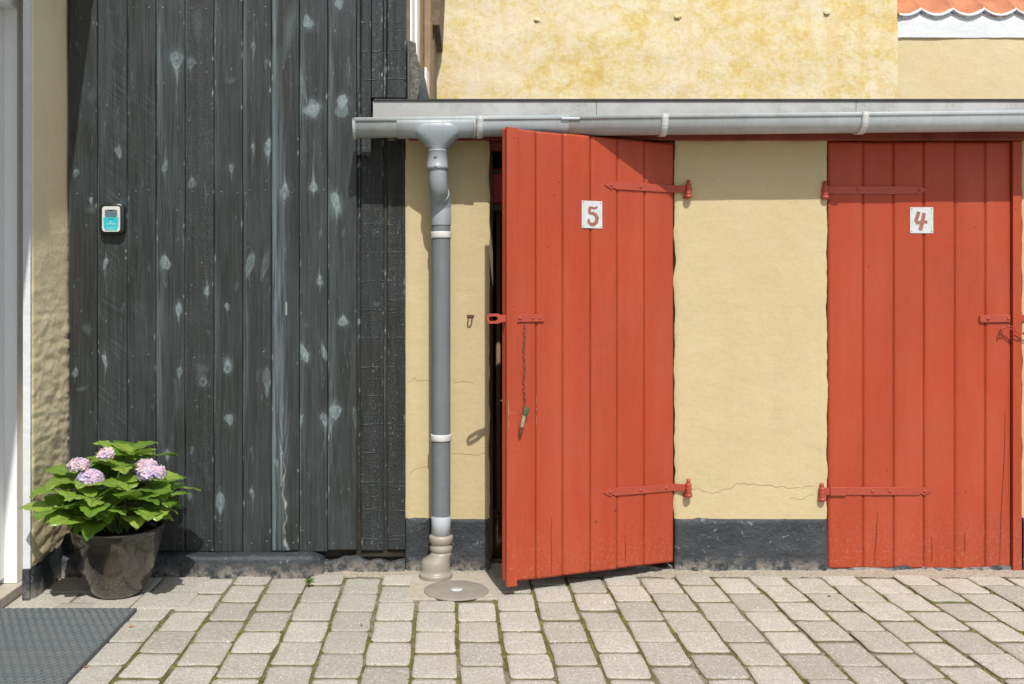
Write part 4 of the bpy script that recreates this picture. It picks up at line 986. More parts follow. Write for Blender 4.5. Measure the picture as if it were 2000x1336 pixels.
# ------------------------------------------------------------------ rain gutter and downpipe
GY = -.153; GR = .051
gl = P(688, 236, GY - GR); gr_ = P(2000, 222, GY - GR)
def gz(x): return gl.z + (gr_.z - gl.z) * (x - gl.x) / (gr_.x - gl.x)
gut = empty('rain_gutter', (1.0, GY, gz(1.0)), 'grey half round plastic rain gutter along the shed eaves', 'gutter')
def gpr(a, rad):
    ca, sa = math.cos(a), math.sin(a)
    return (math.copysign(abs(ca) ** .76, ca) * rad, math.copysign(abs(sa) ** .90, sa) * rad * 1.14)
def gutter_seg(name, x0, x1, rad, mat, th=.003, lip=True, n=18, zoff=0.0):
    b = MB(); prof = []
    for k in range(n + 1):
        a = math.pi + math.pi * k / n; prof.append(gpr(a, rad))
    if lip:     # rolled front bead
        bead = [(-rad - .004 + .0065 * math.cos(R(a)) , .004 + .0065 * math.sin(R(a))) for a in (300, 330, 0, 45, 90, 135, 180, 225)]
        prof = [(-rad + .001, .012), (-rad - .003, .0125), (-rad - .0045, .009), (-rad - .0045, .001), (-rad - .003, -.002), (-rad, -.003)] + prof[1:]
    inner = [(y * (1 - th / rad) if i > 5 or not lip else y + .003, z + (th * .6 if i > 5 else 0)) for i, (y, z) in enumerate(prof)]
    rings = []
    for x in (x0, x1):
        z0 = gz(x) + zoff
        rings.append(([b.bm.verts.new((x, GY + y, z0 + z)) for y, z in prof], [b.bm.verts.new((x, GY + y, z0 + z)) for y, z in inner]))
    m = len(prof)
    for i in range(m - 1):
        for s in (0, 1):
            f = b.bm.faces.new((rings[0][s][i], rings[0][s][i + 1], rings[1][s][i + 1], rings[1][s][i])); f.smooth = True
        for e in (0, 1): b.bm.faces.new((rings[e][0][i], rings[e][0][i + 1], rings[e][1][i + 1], rings[e][1][i]))
    for i in (0, m - 1): b.bm.faces.new((rings[0][0][i], rings[1][0][i], rings[1][1][i], rings[0][1][i]))
    return b.build(name, mat, gut)
gx = lambda px: P(px, 0, GY - GR).x
gutter_seg('channel', gx(692), gx(1113), GR, M['pvc_gutter']); gutter_seg('channel', gx(1112), 3.5, GR + .001, M['pvc_gutter'])
gutter_seg('union_piece', gx(775), gx(925), GR + .004, M['pvc_gutter'], .004, False); gutter_seg('union_piece', gx(925), gx(929), GR + .0055, M['pvc_gutter'], .004, False)
b = MB(); pts = []
for k in range(15):
    a = math.pi + math.pi * k / 14; pts.append((gx(688), GY + gpr(a, GR + .005)[0], gz(gl.x) + gpr(a, GR + .005)[1]))
pts += [(gx(688), GY + GR + .005, gz(gl.x) + .010), (gx(688), GY - GR - .010, gz(gl.x) + .010)]
b.prism(pts, (.012, 0, 0), bev=.002); b.build('end_cap', M['pvc_gutter'], gut)
b = MB(); x_ = gx(1096); b.box(x_, gx(1132), GY - GR - .0085, GY - GR - .0035, gz(x_) - .004, gz(x_) + .004, .0012); b.build('joint_clip', M['pvc_light'], gut)
for px in (938, 1299, 1690):
    b = MB(); x0, x1 = gx(px - 7), gx(px + 6); path = [(-GR - .007, .014), (-GR - .0075, .0), ]
    for k in range(1, 12):
        a = math.pi + math.pi * k / 14; path.append(gpr(a, GR + .0045))
    for (ya, za), (yb, zb_) in zip(path[:-1], path[1:]):
        n_ = Vector((0, yb - ya, zb_ - za)).cross(Vector((1, 0, 0))).normalized() * .0022
        z0 = gz(x0); sl = (x1 - x0) * (0.0 if px != 1690 else -.25)
        q = [Vector((x0, GY + ya, z0 + za)), Vector((x1, GY + ya, z0 + za)), Vector((x1, GY + yb, z0 + zb_)), Vector((x0, GY + yb, z0 + zb_))]
        b.face([p + n_ for p in q], True); b.face([p - n_ for p in q][::-1], True)
        b.face([q[0] + n_, q[3] + n_, q[3] - n_, q[0] - n_]); b.face([q[1] - n_, q[2] - n_, q[2] + n_, q[1] + n_])
    bmesh.ops.remove_doubles(b.bm, verts=b.bm.verts, dist=.0004); b.build('bracket', M['strap'], gut)
# outlet funnel: oval top narrowing to a round spigot
ox = P(854, 0, GY - .02).x; b = MB(); rings = []
zt_ = gz(ox) - .003; zb_ = P(0, 296, GY).z
for (t, rx_, ry_) in ((0, .086, .048), (.10, .098, .0560), (.22, .104, .0580), (.36, .100, .0575), (.50, .084, .0540), (.66, .066, .050), (.82, .049, .044), (.92, .0405, .0405), (1, .040, .040)):
    z = zt_ + (zb_ - zt_) * t; ring = []
    for k in range(36):
        a = 2 * math.pi * k / 36; ca, sa = math.cos(a), math.sin(a); e = .58 if t < .6 else (.75 if t < .9 else 1)
        ring.append(b.bm.verts.new((ox + rx_ * math.copysign(abs(ca) ** e, ca), GY + ry_ * math.copysign(abs(sa) ** e, sa), z)))
    rings.append(ring)
for i in range(len(rings) - 1):
    for k in range(36):
        f = b.bm.faces.new((rings[i][k], rings[i][(k + 1) % 36], rings[i + 1][(k + 1) % 36], rings[i + 1][k])); f.smooth = True
b.build('outlet', M['pvc'], gut)
PX, PY = P(861.5, 0, -.075).x, -.075; PR = .0375
dp = empty('downpipe', (PX, PY, 0), 'grey plastic downpipe with pale clamps in front of the yellow pillar', 'downpipe')
zs0, zs1 = P(0, 294, GY).z, P(0, 331, GY).z
b = MB(); b.lathe([(PR + .001, zs1 - .001), (PR + .0045, zs1), (PR + .0045, zs1 + .012), (PR + .0028, zs1 + .014), (PR + .0028, zs0 - .006), (PR + .0045, zs0 - .004), (PR + .0045, zs0), (PR, zs0 + .001)], (ox, GY, 0), 32)
for py in (307, 326): 
    z = P(0, py, GY - .04).z; b.mi = 1; b.box(ox - .013, ox - .001, GY - PR - .0055, GY - PR + .002, z - .0012, z + .0012)
b.build('sleeve', [M['pvc'], M['black_plastic']], dp)
def bez(p0, p1, p2, n=8): return [p0.lerp(p1, t / n).lerp(p1.lerp(p2, t / n), t / n) for t in range(n + 1)]
A0 = Vector((ox + .001, GY, zs1 + .004)); A1 = Vector((ox + .003, GY - .004, P(0, 372, GY).z)); A2 = Vector((PX - .006, PY - .036, P(0, 378, GY).z))
b = MB(); b.tube(bez(A0, A1, A2), PR - .001, 28); b.build('elbow', M['pvc'], dp)
B0 = A2 + Vector((-.001, -.010, .006)); B1 = Vector((PX, PY - .002, P(0, 386, PY).z)); B2 = Vector((PX, PY, P(0, 412, PY).z))
b = MB(); b.tube(bez(A2 + Vector((-.002, -.006, .002)), B1, B2), [PR + .0035] * 7 + [PR + .0025] * 2, 28); b.build('elbow', M['pvc'], dp)
b = MB(); b.lathe([(PR + .0025, P(0, 440, PY).z), (PR + .003, P(0, 438, PY).z), (PR + .003, P(0, 398, PY).z), (PR, P(0, 395, PY).z)], (PX, PY, 0), 32); b.build('socket', M['pvc'], dp)
b = MB(); b.lathe([(PR, P(0, 1012, PY).z), (PR, P(0, 405, PY).z)], (PX, PY, 0), 40); b.build('pipe', M['pvc_pipe'], dp)
for py in (459, 854):
    z = P(0, py, PY).z; b = MB(); b.lathe([(PR, z - .013), (PR + .003, z - .013), (PR + .0042, z - .010), (PR + .0042, z + .010), (PR + .003, z + .013), (PR, z + .013)], (PX, PY, 0), 36)
    b.box(PX - .006, PX + .006, PY + PR, .006, z - .010, z + .010, .001); b.build('pipe_clamp', M['strap'], dp)
b = MB(); b.lathe([(PR - .001, P(0, 1050, PY).z), (PR + .0012, P(0, 1050, PY).z), (PR + .0012, P(0, 1008, PY).z), (PR, P(0, 1007, PY).z)], (PX, PY, 0), 36); b.build('pale_coupler', M['pvc_light'], dp)
zz = lambda py: P(0, py, PY).z
b = MB(); r = PR
b.lathe([(r, zz(1086)), (r + .004, zz(1084)), (r + .004, zz(1076)), (r + .008, zz(1074)), (r + .008, zz(1066)), (r + .004, zz(1064)), (r + .005, zz(1060)), (r + .0095, zz(1058)), (r + .0105, zz(1050)), (r + .0095, zz(1046)), (r + .002, zz(1044))], (PX, PY, 0), 36)
b.build('rubber_socket', M['pvc_beige'], dp)
b = MB(); rings = []
cxb = P(851, 0, PY).x
for (py, cx_, rr) in ((1078, PX, r + .003), (1082, PX - .001, r + .004), (1092, cxb + .004, .054), (1098, cxb, .0575), (1110, cxb, .0585), (1117, cxb, .0585), (1117.5, cxb, .0655), (1121, cxb, .067), (1127, cxb, .067), (1130, cxb, .064), (1135, cxb, .063)):
    z = H - (py - VY) / F * (D + PY - .01); z = max(z, -.004); rings.append([b.bm.verts.new((cx_ + rr * math.cos(2 * math.pi * k / 40), PY - .008 + rr * math.sin(2 * math.pi * k / 40), z)) for k in range(40)])
for i in range(len(rings) - 1):
    for k in range(40):
        f = b.bm.faces.new((rings[i][k], rings[i][(k + 1) % 40], rings[i + 1][(k + 1) % 40], rings[i + 1][k])); f.smooth = i not in (5,)
b.bm.faces.new(rings[0]); b.build('drain_adapter', M['pvc_beige'], dp)
# round drain cover
c_ = G(891, 1154); dc = empty('drain_cover', (c_.x, c_.y, .002), 'round worn drain cover in the paving before the downpipe', 'drain cover')
b = MB(); b.lathe([(.121, -.004), (.1235, -.001), (.1228, .0015), (.120, .0026), (.03, .0032), (.001, .0032)], (c_.x, c_.y, .002), 56); b.build('cover_disc', M['cover'], dc)
b = MB(); b.lathe([(.022, .0), (.021, .0012), (.001, .0016)], (c_.x + .002, c_.y, .0054), 24); b.build('cover_boss', M['plate'], dc)

# ------------------------------------------------------------------ house on the left with its white door
lh = empty('plastered_house', (-1.6, -.3, 0), 'ochre plastered house with a white door frame and a black plinth', 'house')
WX = P(133.5, 0, 0).x; CY = -.357
def left_wall():
    res = .007; ny = int((.10 - CY) / res); nz = int(3.0 / res)
    V = np.zeros((nz, ny, 3))
    for j in range(nz):
        z = .115 + (3.1 - .115) * j / (nz - 1); lumpy = 1 / (1 + math.exp((z - 1.07) * 14)) * .009 + .0018
        for i in range(ny):
            y = CY + (.10 - CY) * i / (ny - 1)
            n = fbm(y * 10, z * 26, 3, 8) * lumpy * .30 + abs(fbm(y * 3, z * 18, 8, 5)) * lumpy * .30 + fbm(y * 2, z * 2, 0, 2) * .004
            e = max(0, 1 - (y - CY) / .02) ** 2 * .008
            V[j, i] = (WX - .002 + n - e, y, z)
    return V.reshape(-1, 3) - np.array(wloc(lh)), grid_faces(ny, nz)[:, ::-1]
v_, f_ = left_wall(); np_mesh('wall', v_, f_, M['plaster_house'], lh)
b = MB(); b.box(WX - .030, WX - .012, CY + .002, .012, .0, 3.1); b.build('reveal', M['white_lime'], lh)
b = MB(); b.box(WX - .30, WX - .0305, -.205, .012, .0, 3.1); b.box(WX - .3, WX, -6.0, -1.62, .0, 3.1); b.box(WX - .3, WX, -1.62, CY + .003, 2.28, 3.1); b.build('wall', M['plaster_house'], lh)
# white reveal face beside the frame
b = MB(); b.box(WX - .030, WX - .0025, CY - .010, CY + .003, .113, 2.28, .001); b.build('white_reveal', M['white_lime'], lh)
def left_plinth():
    res = .007; ny = int((.02 - CY + .012) / res); nz = 17; V = []
    for j in range(nz):
        for i in range(ny):
            t = i / (ny - 1); y = CY - .012 + (.02 - CY + .012) * t; z = -.01 + (.125 + .03 * fbm(t * 4, 1, 1, 3) * (1 if t > .06 else 0)+ .035 * t) * j / (nz - 1) 
            e = max(0, 1 - t / .09) ** 2 * .018
            V.append((WX + .008 + .006 * fbm(y * 9, z * 9, 4, 5) - e, y, z))
    return np.array(V) - np.array(wloc(lh)), grid_faces(ny, nz)[:, ::-1]
v_, f_ = left_plinth(); np_mesh('plinth', v_, f_, M['tar'], lh)
b = MB(); b.box(WX - .031, WX - .003, CY - .018, CY + .02, -.01, .113, .004); b.build('plinth', M['tar'], lh)
# door frame, leaf and threshold
dr = MB(); FXp = -1.62; JY = -.288
dr.box(FXp - .10, FXp, JY, -.206, .035, 2.30, .003)
dr.build('door_frame', M['white_wood'], lh)
dr = MB(); dr.box(FXp - .10, FXp + .002, -1.6, JY - .0005, 2.205, 2.30, .003); dr.build('door_frame', M['white_wood'], lh)
b = MB(); b.box(FXp - .098, FXp - .047, -1.58, JY - .0005, .055, 2.203, .003)
dl_ = b.build('door', M['white_wood'], lh)
b = MB(); b.box(FXp - .047, FXp - .044, -1.46, JY - .14, .9, 2.05, .001); b.build('door_pane', M['glass'], dl_)
b = MB(); b.box(FXp - .14, FXp + .020, -1.62, -.206, -.005, .034, .003); b.build('threshold', M['concrete'], lh)
# roof edge out of frame overhead: casts the long slanting shadow on the boards
hz = H + 1.36
b = MB(); b.prism([(WX - .6, .02, hz), (WX + .150, .02, hz), (WX + .142, -.05, hz), (WX + .112, -.68, hz), (WX + .118, -.90, hz), (WX + .145, -1.05, hz), (WX + .152, -1.7, hz), (WX + .15, -6, hz), (WX - .6, -6, hz)], (0, 0, .06)); b.build('eaves', M['white_wood'], lh)
b = MB(); b.prism([(WX + .12, .03, hz + .06), (WX - 2.5, .03, hz + 1.9), (WX - 2.5, .03, hz + 2.0), (WX + .15, .03, hz + .12)], (0, -6, 0)); b.build('roof', M['tile'], lh)

# ------------------------------------------------------------------ yellow houses behind the shed
UY = 1.2
ux0 = P(848, 0, UY).x; ux1 = P(1755, 0, UY).x
yh = empty('yellow_house', ((ux0 + ux1) / 2, UY, 0), 'yellow house wall with patchy ochre limewash above the shed roof', 'house')
o = slab_noise('wall', M['upper'], yh, ux0 - .15, ux1, .0, 3.6, UY, UY + .25, .012, 1.6, .03, (0, .002, 0, 0), 31)
for (px, py) in ((1050, 40), (1325, 32), (1615, 24)):
    c0 = P(px, py, UY - .003); b = MB()
    r = bmesh.ops.create_icosphere(b.bm, subdivisions=3, radius=.016, matrix=Matrix.Translation(c0) @ Matrix.Diagonal((1.2, .42, .8, 1)))
    for v in b.bm.verts: v.co += Vector((0, 0, 0)) + v.normal * .006 * fbm(v.co.x * 60, v.co.y * 60, v.co.z * 60 + px, 3)
    smooth_all(b.build('plaster_knob', M['upper'], yh))
th = empty('tiled_house', (P(1900, 0, UY).x, UY + .03, 0), 'pale yellow house with white cornice and orange pantile roof', 'house')
tx0 = ux1 + .001; TY = UY + .018
slab_noise('wall', M['plaster_new'], th, tx0, tx0 + 1.6, .0, P(0, 55, TY).z, TY, TY + .25, .005, 2.5, .022, (0, 0, 0, 0), 41)
slab_noise('cornice', M['white_lime'], th, tx0, tx0 + 1.6, P(0, 74, TY).z, P(0, 27, TY).z, TY - .0085, TY + .15, .004, 3, .02, (0, 0, .002, 0), 42)
# pantiles
pit = 61.5 / (F / (D + TY)); xs0 = P(1796, 0, TY).x
def tile_row(k, x0, x1, name_parts=None, edge=False):
    """returns verts/faces of one course; course k starts lower edge at slope distance k*.30"""
    nx = int((x1 - x0) / .006); V = []; sl = R(42); L = .34
    ex, ez = math.cos(sl), math.sin(sl); ey0, ez0 = TY - .020, P(0, 19, TY).z + .004
    for j, (s, dz) in enumerate(((0, -.012), (0, .0), (.02, .003), (L * .5, .0), (L, -.008))):
        for i in range(nx):
            x = x0 + (x1 - x0) * i / (nx - 1); fr_ = ((x - xs0) / pit) % 1.0
            wv = -.034 * math.sin(math.pi * fr_) ** .75 + .004 * math.exp(-(fr_ / .06) ** 2) + .004 * math.exp(-((fr_ - 1) / .06) ** 2)
            slope_x = -.012 * (x - tx0)
            t = k * .30 + s; jit_ = .004 * mn.noise(Vector((math.floor((x - xs0) / pit) * 7.7, k * 3.3, 0)))
            V.append((x, ey0 + t * ex + jit_, ez0 + t * ez + wv + dz + .012 * (0 if k == 0 else 1) + jit_ * .6 - slope_x * 0))
    return np.array(V), grid_faces(nx, 5)
Vs = []; Fs = []; o_ = 0
for k in range(0, 9):
    v_, f_ = tile_row(k, tx0, tx0 + 1.6); Vs.append(v_); Fs.append(f_ + o_); o_ += len(v_)
rf = np_mesh('roof', np.concatenate(Vs) - np.array(wloc(th)), np.concatenate(Fs), M['tile'], th); rf.modifiers.new('solid', 'SOLIDIFY').thickness = .012
# white mortar pointing under the first course
V = []; nx = 260
for j in range(6):
    for i in range(nx):
        x = tx0 + 1.6 * i / (nx - 1); fr_ = ((x - xs0) / pit) % 1.0; wv = -.036 * math.sin(math.pi * fr_) ** .75
        y = TY - .024 + (0, -.002, 0, .02, .09, .16)[j]; z = P(0, 19, TY).z + .004 + wv + (.004, -.001, -.010, -.012, .02, .06)[j] + .0015 * fbm(x * 40, j, 2, 3)
        if j == 0: y += .02; z += .012
        V.append((x, y, z))
o = np_mesh('mortar_pointing', np.array(V) - np.array(wloc(th)), grid_faces(nx, 6), M['white_lime'], th)
for k in range(-1, 8):
    cx_ = xs0 + (k + .5) * pit
    if cx_ < tx0 + .02: continue
    b = MB(); z_ = P(0, 19, TY).z - .046; b.box(cx_ - .017, cx_ + .013, TY - .020, TY + .01, z_ - .004, z_ + .012, .004); b.build('tile_nib', M['white_lime'], th)

# ------------------------------------------------------------------ key safe
k0 = P(221.5, 427, -.022)
ks = empty('key_safe', k0, 'small black key safe with a turquoise sticker on the black boards', 'key safe')
def rr_(x0, x1, z0, z1, r, y, n=5, pinch=0.0):
    pts = []
    for (cx_, cz_, a0) in ((x1 - r, z1 - r, 0), (x0 + r, z1 - r, 90), (x0 + r, z0 + r, 180), (x1 - r, z0 + r, 270)):
        for k in range(n + 1):
            a = R(a0 + 90 * k / n); pts.append((cx_ + r * math.cos(a), y, cz_ + r * math.sin(a)))
    return pts
kx0, kx1 = P(196, 0, -.04).x, P(244, 0, -.04).x; kz1, kz0 = P(0, 398, -.04).z, P(0, 457, -.04).z
b = MB(); b.prism(rr_(kx0, kx1, kz0, kz1, .018, -.022, 6), (0, -.030, 0), bev=.007); smooth_all(b.build('case', M['black_plastic'], ks))
fx0, fx1 = P(199.5, 0, -.055).x, P(234.5, 0, -.055).x; fz1_, fz0_ = P(0, 403, -.055).z, P(0, 452.5, -.055).z
b = MB(); b.prism(rr_(fx0, fx1, fz0_, fz1_, .011, -.052, 6), (0, -.004, 0), bev=.001); b.build('face_plate', M['silver_plastic'], ks)
w_ = fx1 - fx0; h_ = fz1_ - fz0_
b = MB(); b.prism(rr_(fx0 + w_ * .16, fx1 - w_ * .15, fz1_ - h_ * .40, fz1_ - h_ * .13, .006, -.056, 5), (0, -.0025, 0), bev=.0006); b.build('shutter', M['grey_button'], ks)
b = MB(); b.box(fx0 + w_ * .38, fx0 + w_ * .62, -.0595, -.058, fz1_ - h_ * .175, fz1_ - h_ * .145); b.build('shutter_grip', M['black_plastic'], ks)
b = MB(); b.prism([(fx0 + w_ * .07, -.056, fz1_ - h_ * .42), (fx0 + w_ * .93, -.056, fz1_ - h_ * .42), (fx0 + w_ * .91, -.056, fz0_ + h_ * .2), (fx0 + w_ * .80, -.056, fz0_ + h_ * .04), (fx0 + w_ * .18, -.056, fz0_ + h_ * .04), (fx0 + w_ * .09, -.056, fz0_ + h_ * .2)], (0, -.0006, 0)); b.build('sticker', M['teal'], ks)
def scribble(x0, x1, z, hh, mat, name='writing'):
    b = MB(); x = x0; rnd = random.Random(int(z * 1e5))
    while x < x1:
        w2 = rnd.uniform(.0012, .0022); b.box(x, x + w2 * .45, -.0572, -.0566, z - hh * rnd.uniform(.6, 1), z + hh * rnd.uniform(.6, 1)); b.box(x, x + w2, -.0572, -.0566, z - hh * .25, z + hh * .15); x += w2 * 1.25
    b.build(name, mat, ks)
scribble(fx0 + w_ * .32, fx0 + w_ * .66, fz1_ - h_ * .50, .0018, M['dark_ink']); scribble(fx0 + w_ * .28, fx0 + w_ * .72, fz1_ - h_ * .695, .0025, M['white_ink'])
for (q, a_, c_) in ((.84, .30, .66), (.88, .24, .72), (.92, .22, .74)): scribble(fx0 + w_ * a_, fx0 + w_ * c_, fz1_ - h_ * q, .0009, M['white_ink'])
b = MB(); cx_ = fx0 + w_ * .48; cz_ = fz1_ - h_ * .615; b.prism([(cx_ - .0028, -.0566, cz_ - .002), (cx_ + .0028, -.0566, cz_ - .002), (cx_, -.0566, cz_ + .003)], (0, -.0006, 0)); b.build('emblem', M['white_ink'], ks)

# ------------------------------------------------------------------ plant pot and hydrangea
pc = Vector((-1.239, -.283, 0))
pt = empty('plant_pot', pc, 'glazed dark brown plant pot holding the hydrangea', 'plant pot')
outer = [(.078, .0), (.090, .003), (.101, .020), (.117, .050), (.134, .090), (.148, .135), (.1585, .180), (.165, .215), (.1685, .240), (.171, .243), (.1722, .249), (.1705, .2545), (.167, .256)]
inner_ = [(.162, .254), (.160, .242), (.158, .20), (.10, .19)]
b = MB(); b.lathe(outer + inner_, pc, 72); b.build('pot_body', M['pot'], pt)
V = []; n = 40
for j in range(14):
    for i in range(n + 1):
        r = .159 * j / 13; a = 2 * math.pi * i / n; x, y = r * math.cos(a), r * math.sin(a); V.append((x, y, .222 + .012 * fbm(x * 22, y * 22, 1, 4) + .012 * (1 - j / 13)))
np_mesh('soil', np.array(V), grid_faces(n + 1, 14), M['soil'], pt)

hy = empty('hydrangea', pc + Vector((0, 0, .235)), 'hydrangea with bright green leaves and pink lilac flower heads in the pot', 'plant')
LV, LF, LU, LT = [], [], [], []
def leaf(base, dirv, length, width, droop, tone, roll=0.0, fold=.25):
    d = Vector(dirv).normalized(); up = Vector((0, 0, 1)); side = d.cross(up)
    if side.length < .15: side = Vector((1, 0, 0)).cross(d)
    side.normalize(); nrm = side.cross(d).normalized()
    side = (Matrix.Rotation(roll, 3, d) @ side); nrm = side.cross(d).normalized()
    nu, nv = 11, 7; p = Vector(base); b0 = len(LV); dd = d.copy()
    wprof = lambda t: (math.sin(math.pi * min(1, t ** .80)) ** .75) * (1 - .30 * t ** 4)
    for i in range(nu):
        t = i / (nu - 1)
        for j in range(nv):
            v = (j / (nv - 1) - .5) * 2; ser = 1 + (.05 if i % 2 else -.03) * (abs(v) > .9)
            wv = wprof(t) * width * .5 * v * ser
            z = abs(v) * fold * wprof(t) * width * .5 + .0025 * math.sin(t * 22 + abs(v) * 3) * abs(v) - (v * v) * width * .04
            LV.append(p + side * wv + nrm * z); LU.append((t, j / (nv - 1))); LT.append(tone)
        step = length / (nu - 1); dd = (Matrix.Rotation(-droop * (.2 + 1.6 * t) / (nu - 1), 3, side) @ dd); nrm = side.cross(dd).normalized(); p = p + dd * step
    for i in range(nu - 1):
        for j in range(nv - 1):
            a = b0 + i * nv + j; LF.append((a, a + 1, a + nv + 1, a + nv))
rng = random.Random(5)
stems = MB()
base0 = pc + Vector((0, 0, .225))
# stem tips placed where the photo shows shoots (photo x, y, world Y)
tips = [(262, 880, -.27), (208, 893, -.26), (155, 915, -.33), (178, 940, -.42), (296, 925, -.36), (118, 948, -.42), (112, 985, -.45), (245, 875, -.24), (185, 965, -.50), (270, 965, -.48), (308, 965, -.36), (250, 950, -.46), (205, 985, -.48), (150, 1000, -.45), (290, 990, -.44),
        (235, 905, -.36), (200, 925, -.22), (300, 950, -.18), (150, 960, -.16), (240, 935, -.13), (130, 925, -.24), (312, 940, -.26)]
for (tx_, ty_, Yt) in tips:
    tip = P(tx_, ty_, Yt) - Vector((0, 0, .018)); m0 = base0 + Vector((rng.uniform(-.035, .035), rng.uniform(-.03, .03), 0))
    midp = m0.lerp(tip, .5) + Vector((0, 0, .045)); path = bez(m0, midp, tip, 7)
    stems.tube(path, [.0042 - .0018 * k / 7 for k in range(8)], 7)
    for f, sz in ((1.0, 1.0), (.8, 1.12), (.55, .95)):
        if (f == .55 and rng.random() < .65) or (f == .8 and rng.random() < .42): continue
        q = path[int(round(f * 7))] if f < 1 else tip
        n_l = 4 if f == 1.0 else 2; a0 = rng.uniform(0, math.pi)
        for k in range(n_l):
            a = a0 + k * 2 * math.pi / n_l + rng.uniform(-.3, .3)
            out = Vector((q.x - pc.x, q.y - pc.y, 0)) * 1.8
            dv = Vector((math.cos(a), math.sin(a), rng.uniform(.15, .6) if f == 1 else rng.uniform(-.05, .4))) + out
            ln = (.112 if f == 1 else .146) * sz * rng.uniform(.8, 1.15)
            if q.z < pc.z + .27 and dv.z < .15: dv.z = .3
            wp = q + dv.normalized() * .012
            stems.tube([q, wp], [.0018, .0014], 5)
            endx = wp.x + dv.normalized().x * ln; endy = wp.y + dv.normalized().y * ln
            if (endx < WX + .03 and endy > -.40) or endx < -1.60 or endy > -.06: continue
            leaf(wp, dv, ln, ln * rng.uniform(.68, .84), rng.uniform(.3, 1.1), rng.random(), rng.uniform(-.35, .35), rng.uniform(.05, .2))
# leaves hung over the rim
for k in range(38):
    a = rng.uniform(0, 2 * math.pi); q = pc + Vector((math.cos(a) * .10, math.sin(a) * .10, .275 + rng.uniform(0, .08)))
    dv = Vector((math.cos(a), math.sin(a), rng.uniform(.0, .4))); ln = rng.uniform(.11, .16)
    if q.x + dv.x * ln < WX + .02 or q.y + dv.y * ln > -.05: continue
    stems.tube([base0, q], [.0025, .0016], 5); leaf(q, dv, ln, ln * rng.uniform(.58, .72), rng.uniform(.5, 1.4), rng.random() ** 1.6, rng.uniform(-.5, .5))
stems.build('stem', M['stem'], hy)
me = bpy.data.meshes.new('foliage'); off = wloc(hy); me.from_pydata([tuple(v - off) for v in LV], [], LF); me.update()
uvl = me.uv_layers.new(name='UVMap')
for lp in me.loops: uvl.data[lp.index].uv = LU[lp.vertex_index]
at = me.attributes.new('tone', 'FLOAT', 'POINT'); at.data.foreach_set('value', LT)
smooth_all(link('foliage', me, M['leaf'], hy))
def flower_head(c, rx_, rz_, n, tone0, seed):
    rg = random.Random(seed); V, Fc, T = [], [], []
    for k in range(n):
        u = rg.uniform(-.25, 1); a = rg.uniform(0, 2 * math.pi) if k % 3 else rg.uniform(R(180), R(360)); s = math.sqrt(max(0, 1 - u * u))
        nrm = Vector((s * math.cos(a), s * math.sin(a), u)); p = c + Vector((nrm.x * rx_, nrm.y * rx_, nrm.z * rz_)) * rg.uniform(.85, 1.05)
        nn = (nrm + Vector((rg.uniform(-.4, .4),) * 3)).normalized(); tx_ = nn.orthogonal().normalized(); ty_ = nn.cross(tx_)
        rot0 = rg.uniform(0, math.pi); sz = rg.uniform(.0075, .0115); tone = min(1, max(0, tone0 + rg.gauss(0, .22)))
        for q in range(4):
            an = rot0 + q * math.pi / 2; dx = tx_ * math.cos(an) + ty_ * math.sin(an); dy = nn.cross(dx); b0 = len(V)
            for (r0, w0, h0) in ((0, 0, 0), (.5, .42, .10), (.95, .50, .22), (1.25, .22, .18)):
                if w0 == 0: V.append(p); T.append(tone)
                else:
                    for sg in (-1, 1): V.append(p + dx * sz * r0 + dy * sz * w0 * sg + nn * sz * (h0 + rg.uniform(-.08, .08))); T.append(min(1, max(0, tone + rg.gauss(0, .05))))
            Fc += [(b0, b0 + 1, b0 + 2), (b0 + 1, b0 + 3, b0 + 4, b0 + 2), (b0 + 3, b0 + 5, b0 + 6, b0 + 4)]
    me = bpy.data.meshes.new('flower_head'); me.from_pydata([tuple(Vector(v) - off) for v in V], [], Fc); me.update()
    at = me.attributes.new('tone', 'FLOAT', 'POINT'); at.data.foreach_set('value', T); smooth_all(link('flower_head', me, M['petal'], hy))
flower_head(P(207, 888, -.42), .027, .020, 70, .75, 1)
flower_head(P(154, 911, -.44), .036, .028, 105, .62, 2)
flower_head(P(177, 936, -.44), .045, .034, 150, .42, 3)
flower_head(P(285, 912, -.36), .038, .025, 110, .70, 4)
flower_head(P(296, 926, -.42), .048, .030, 160, .45, 5)

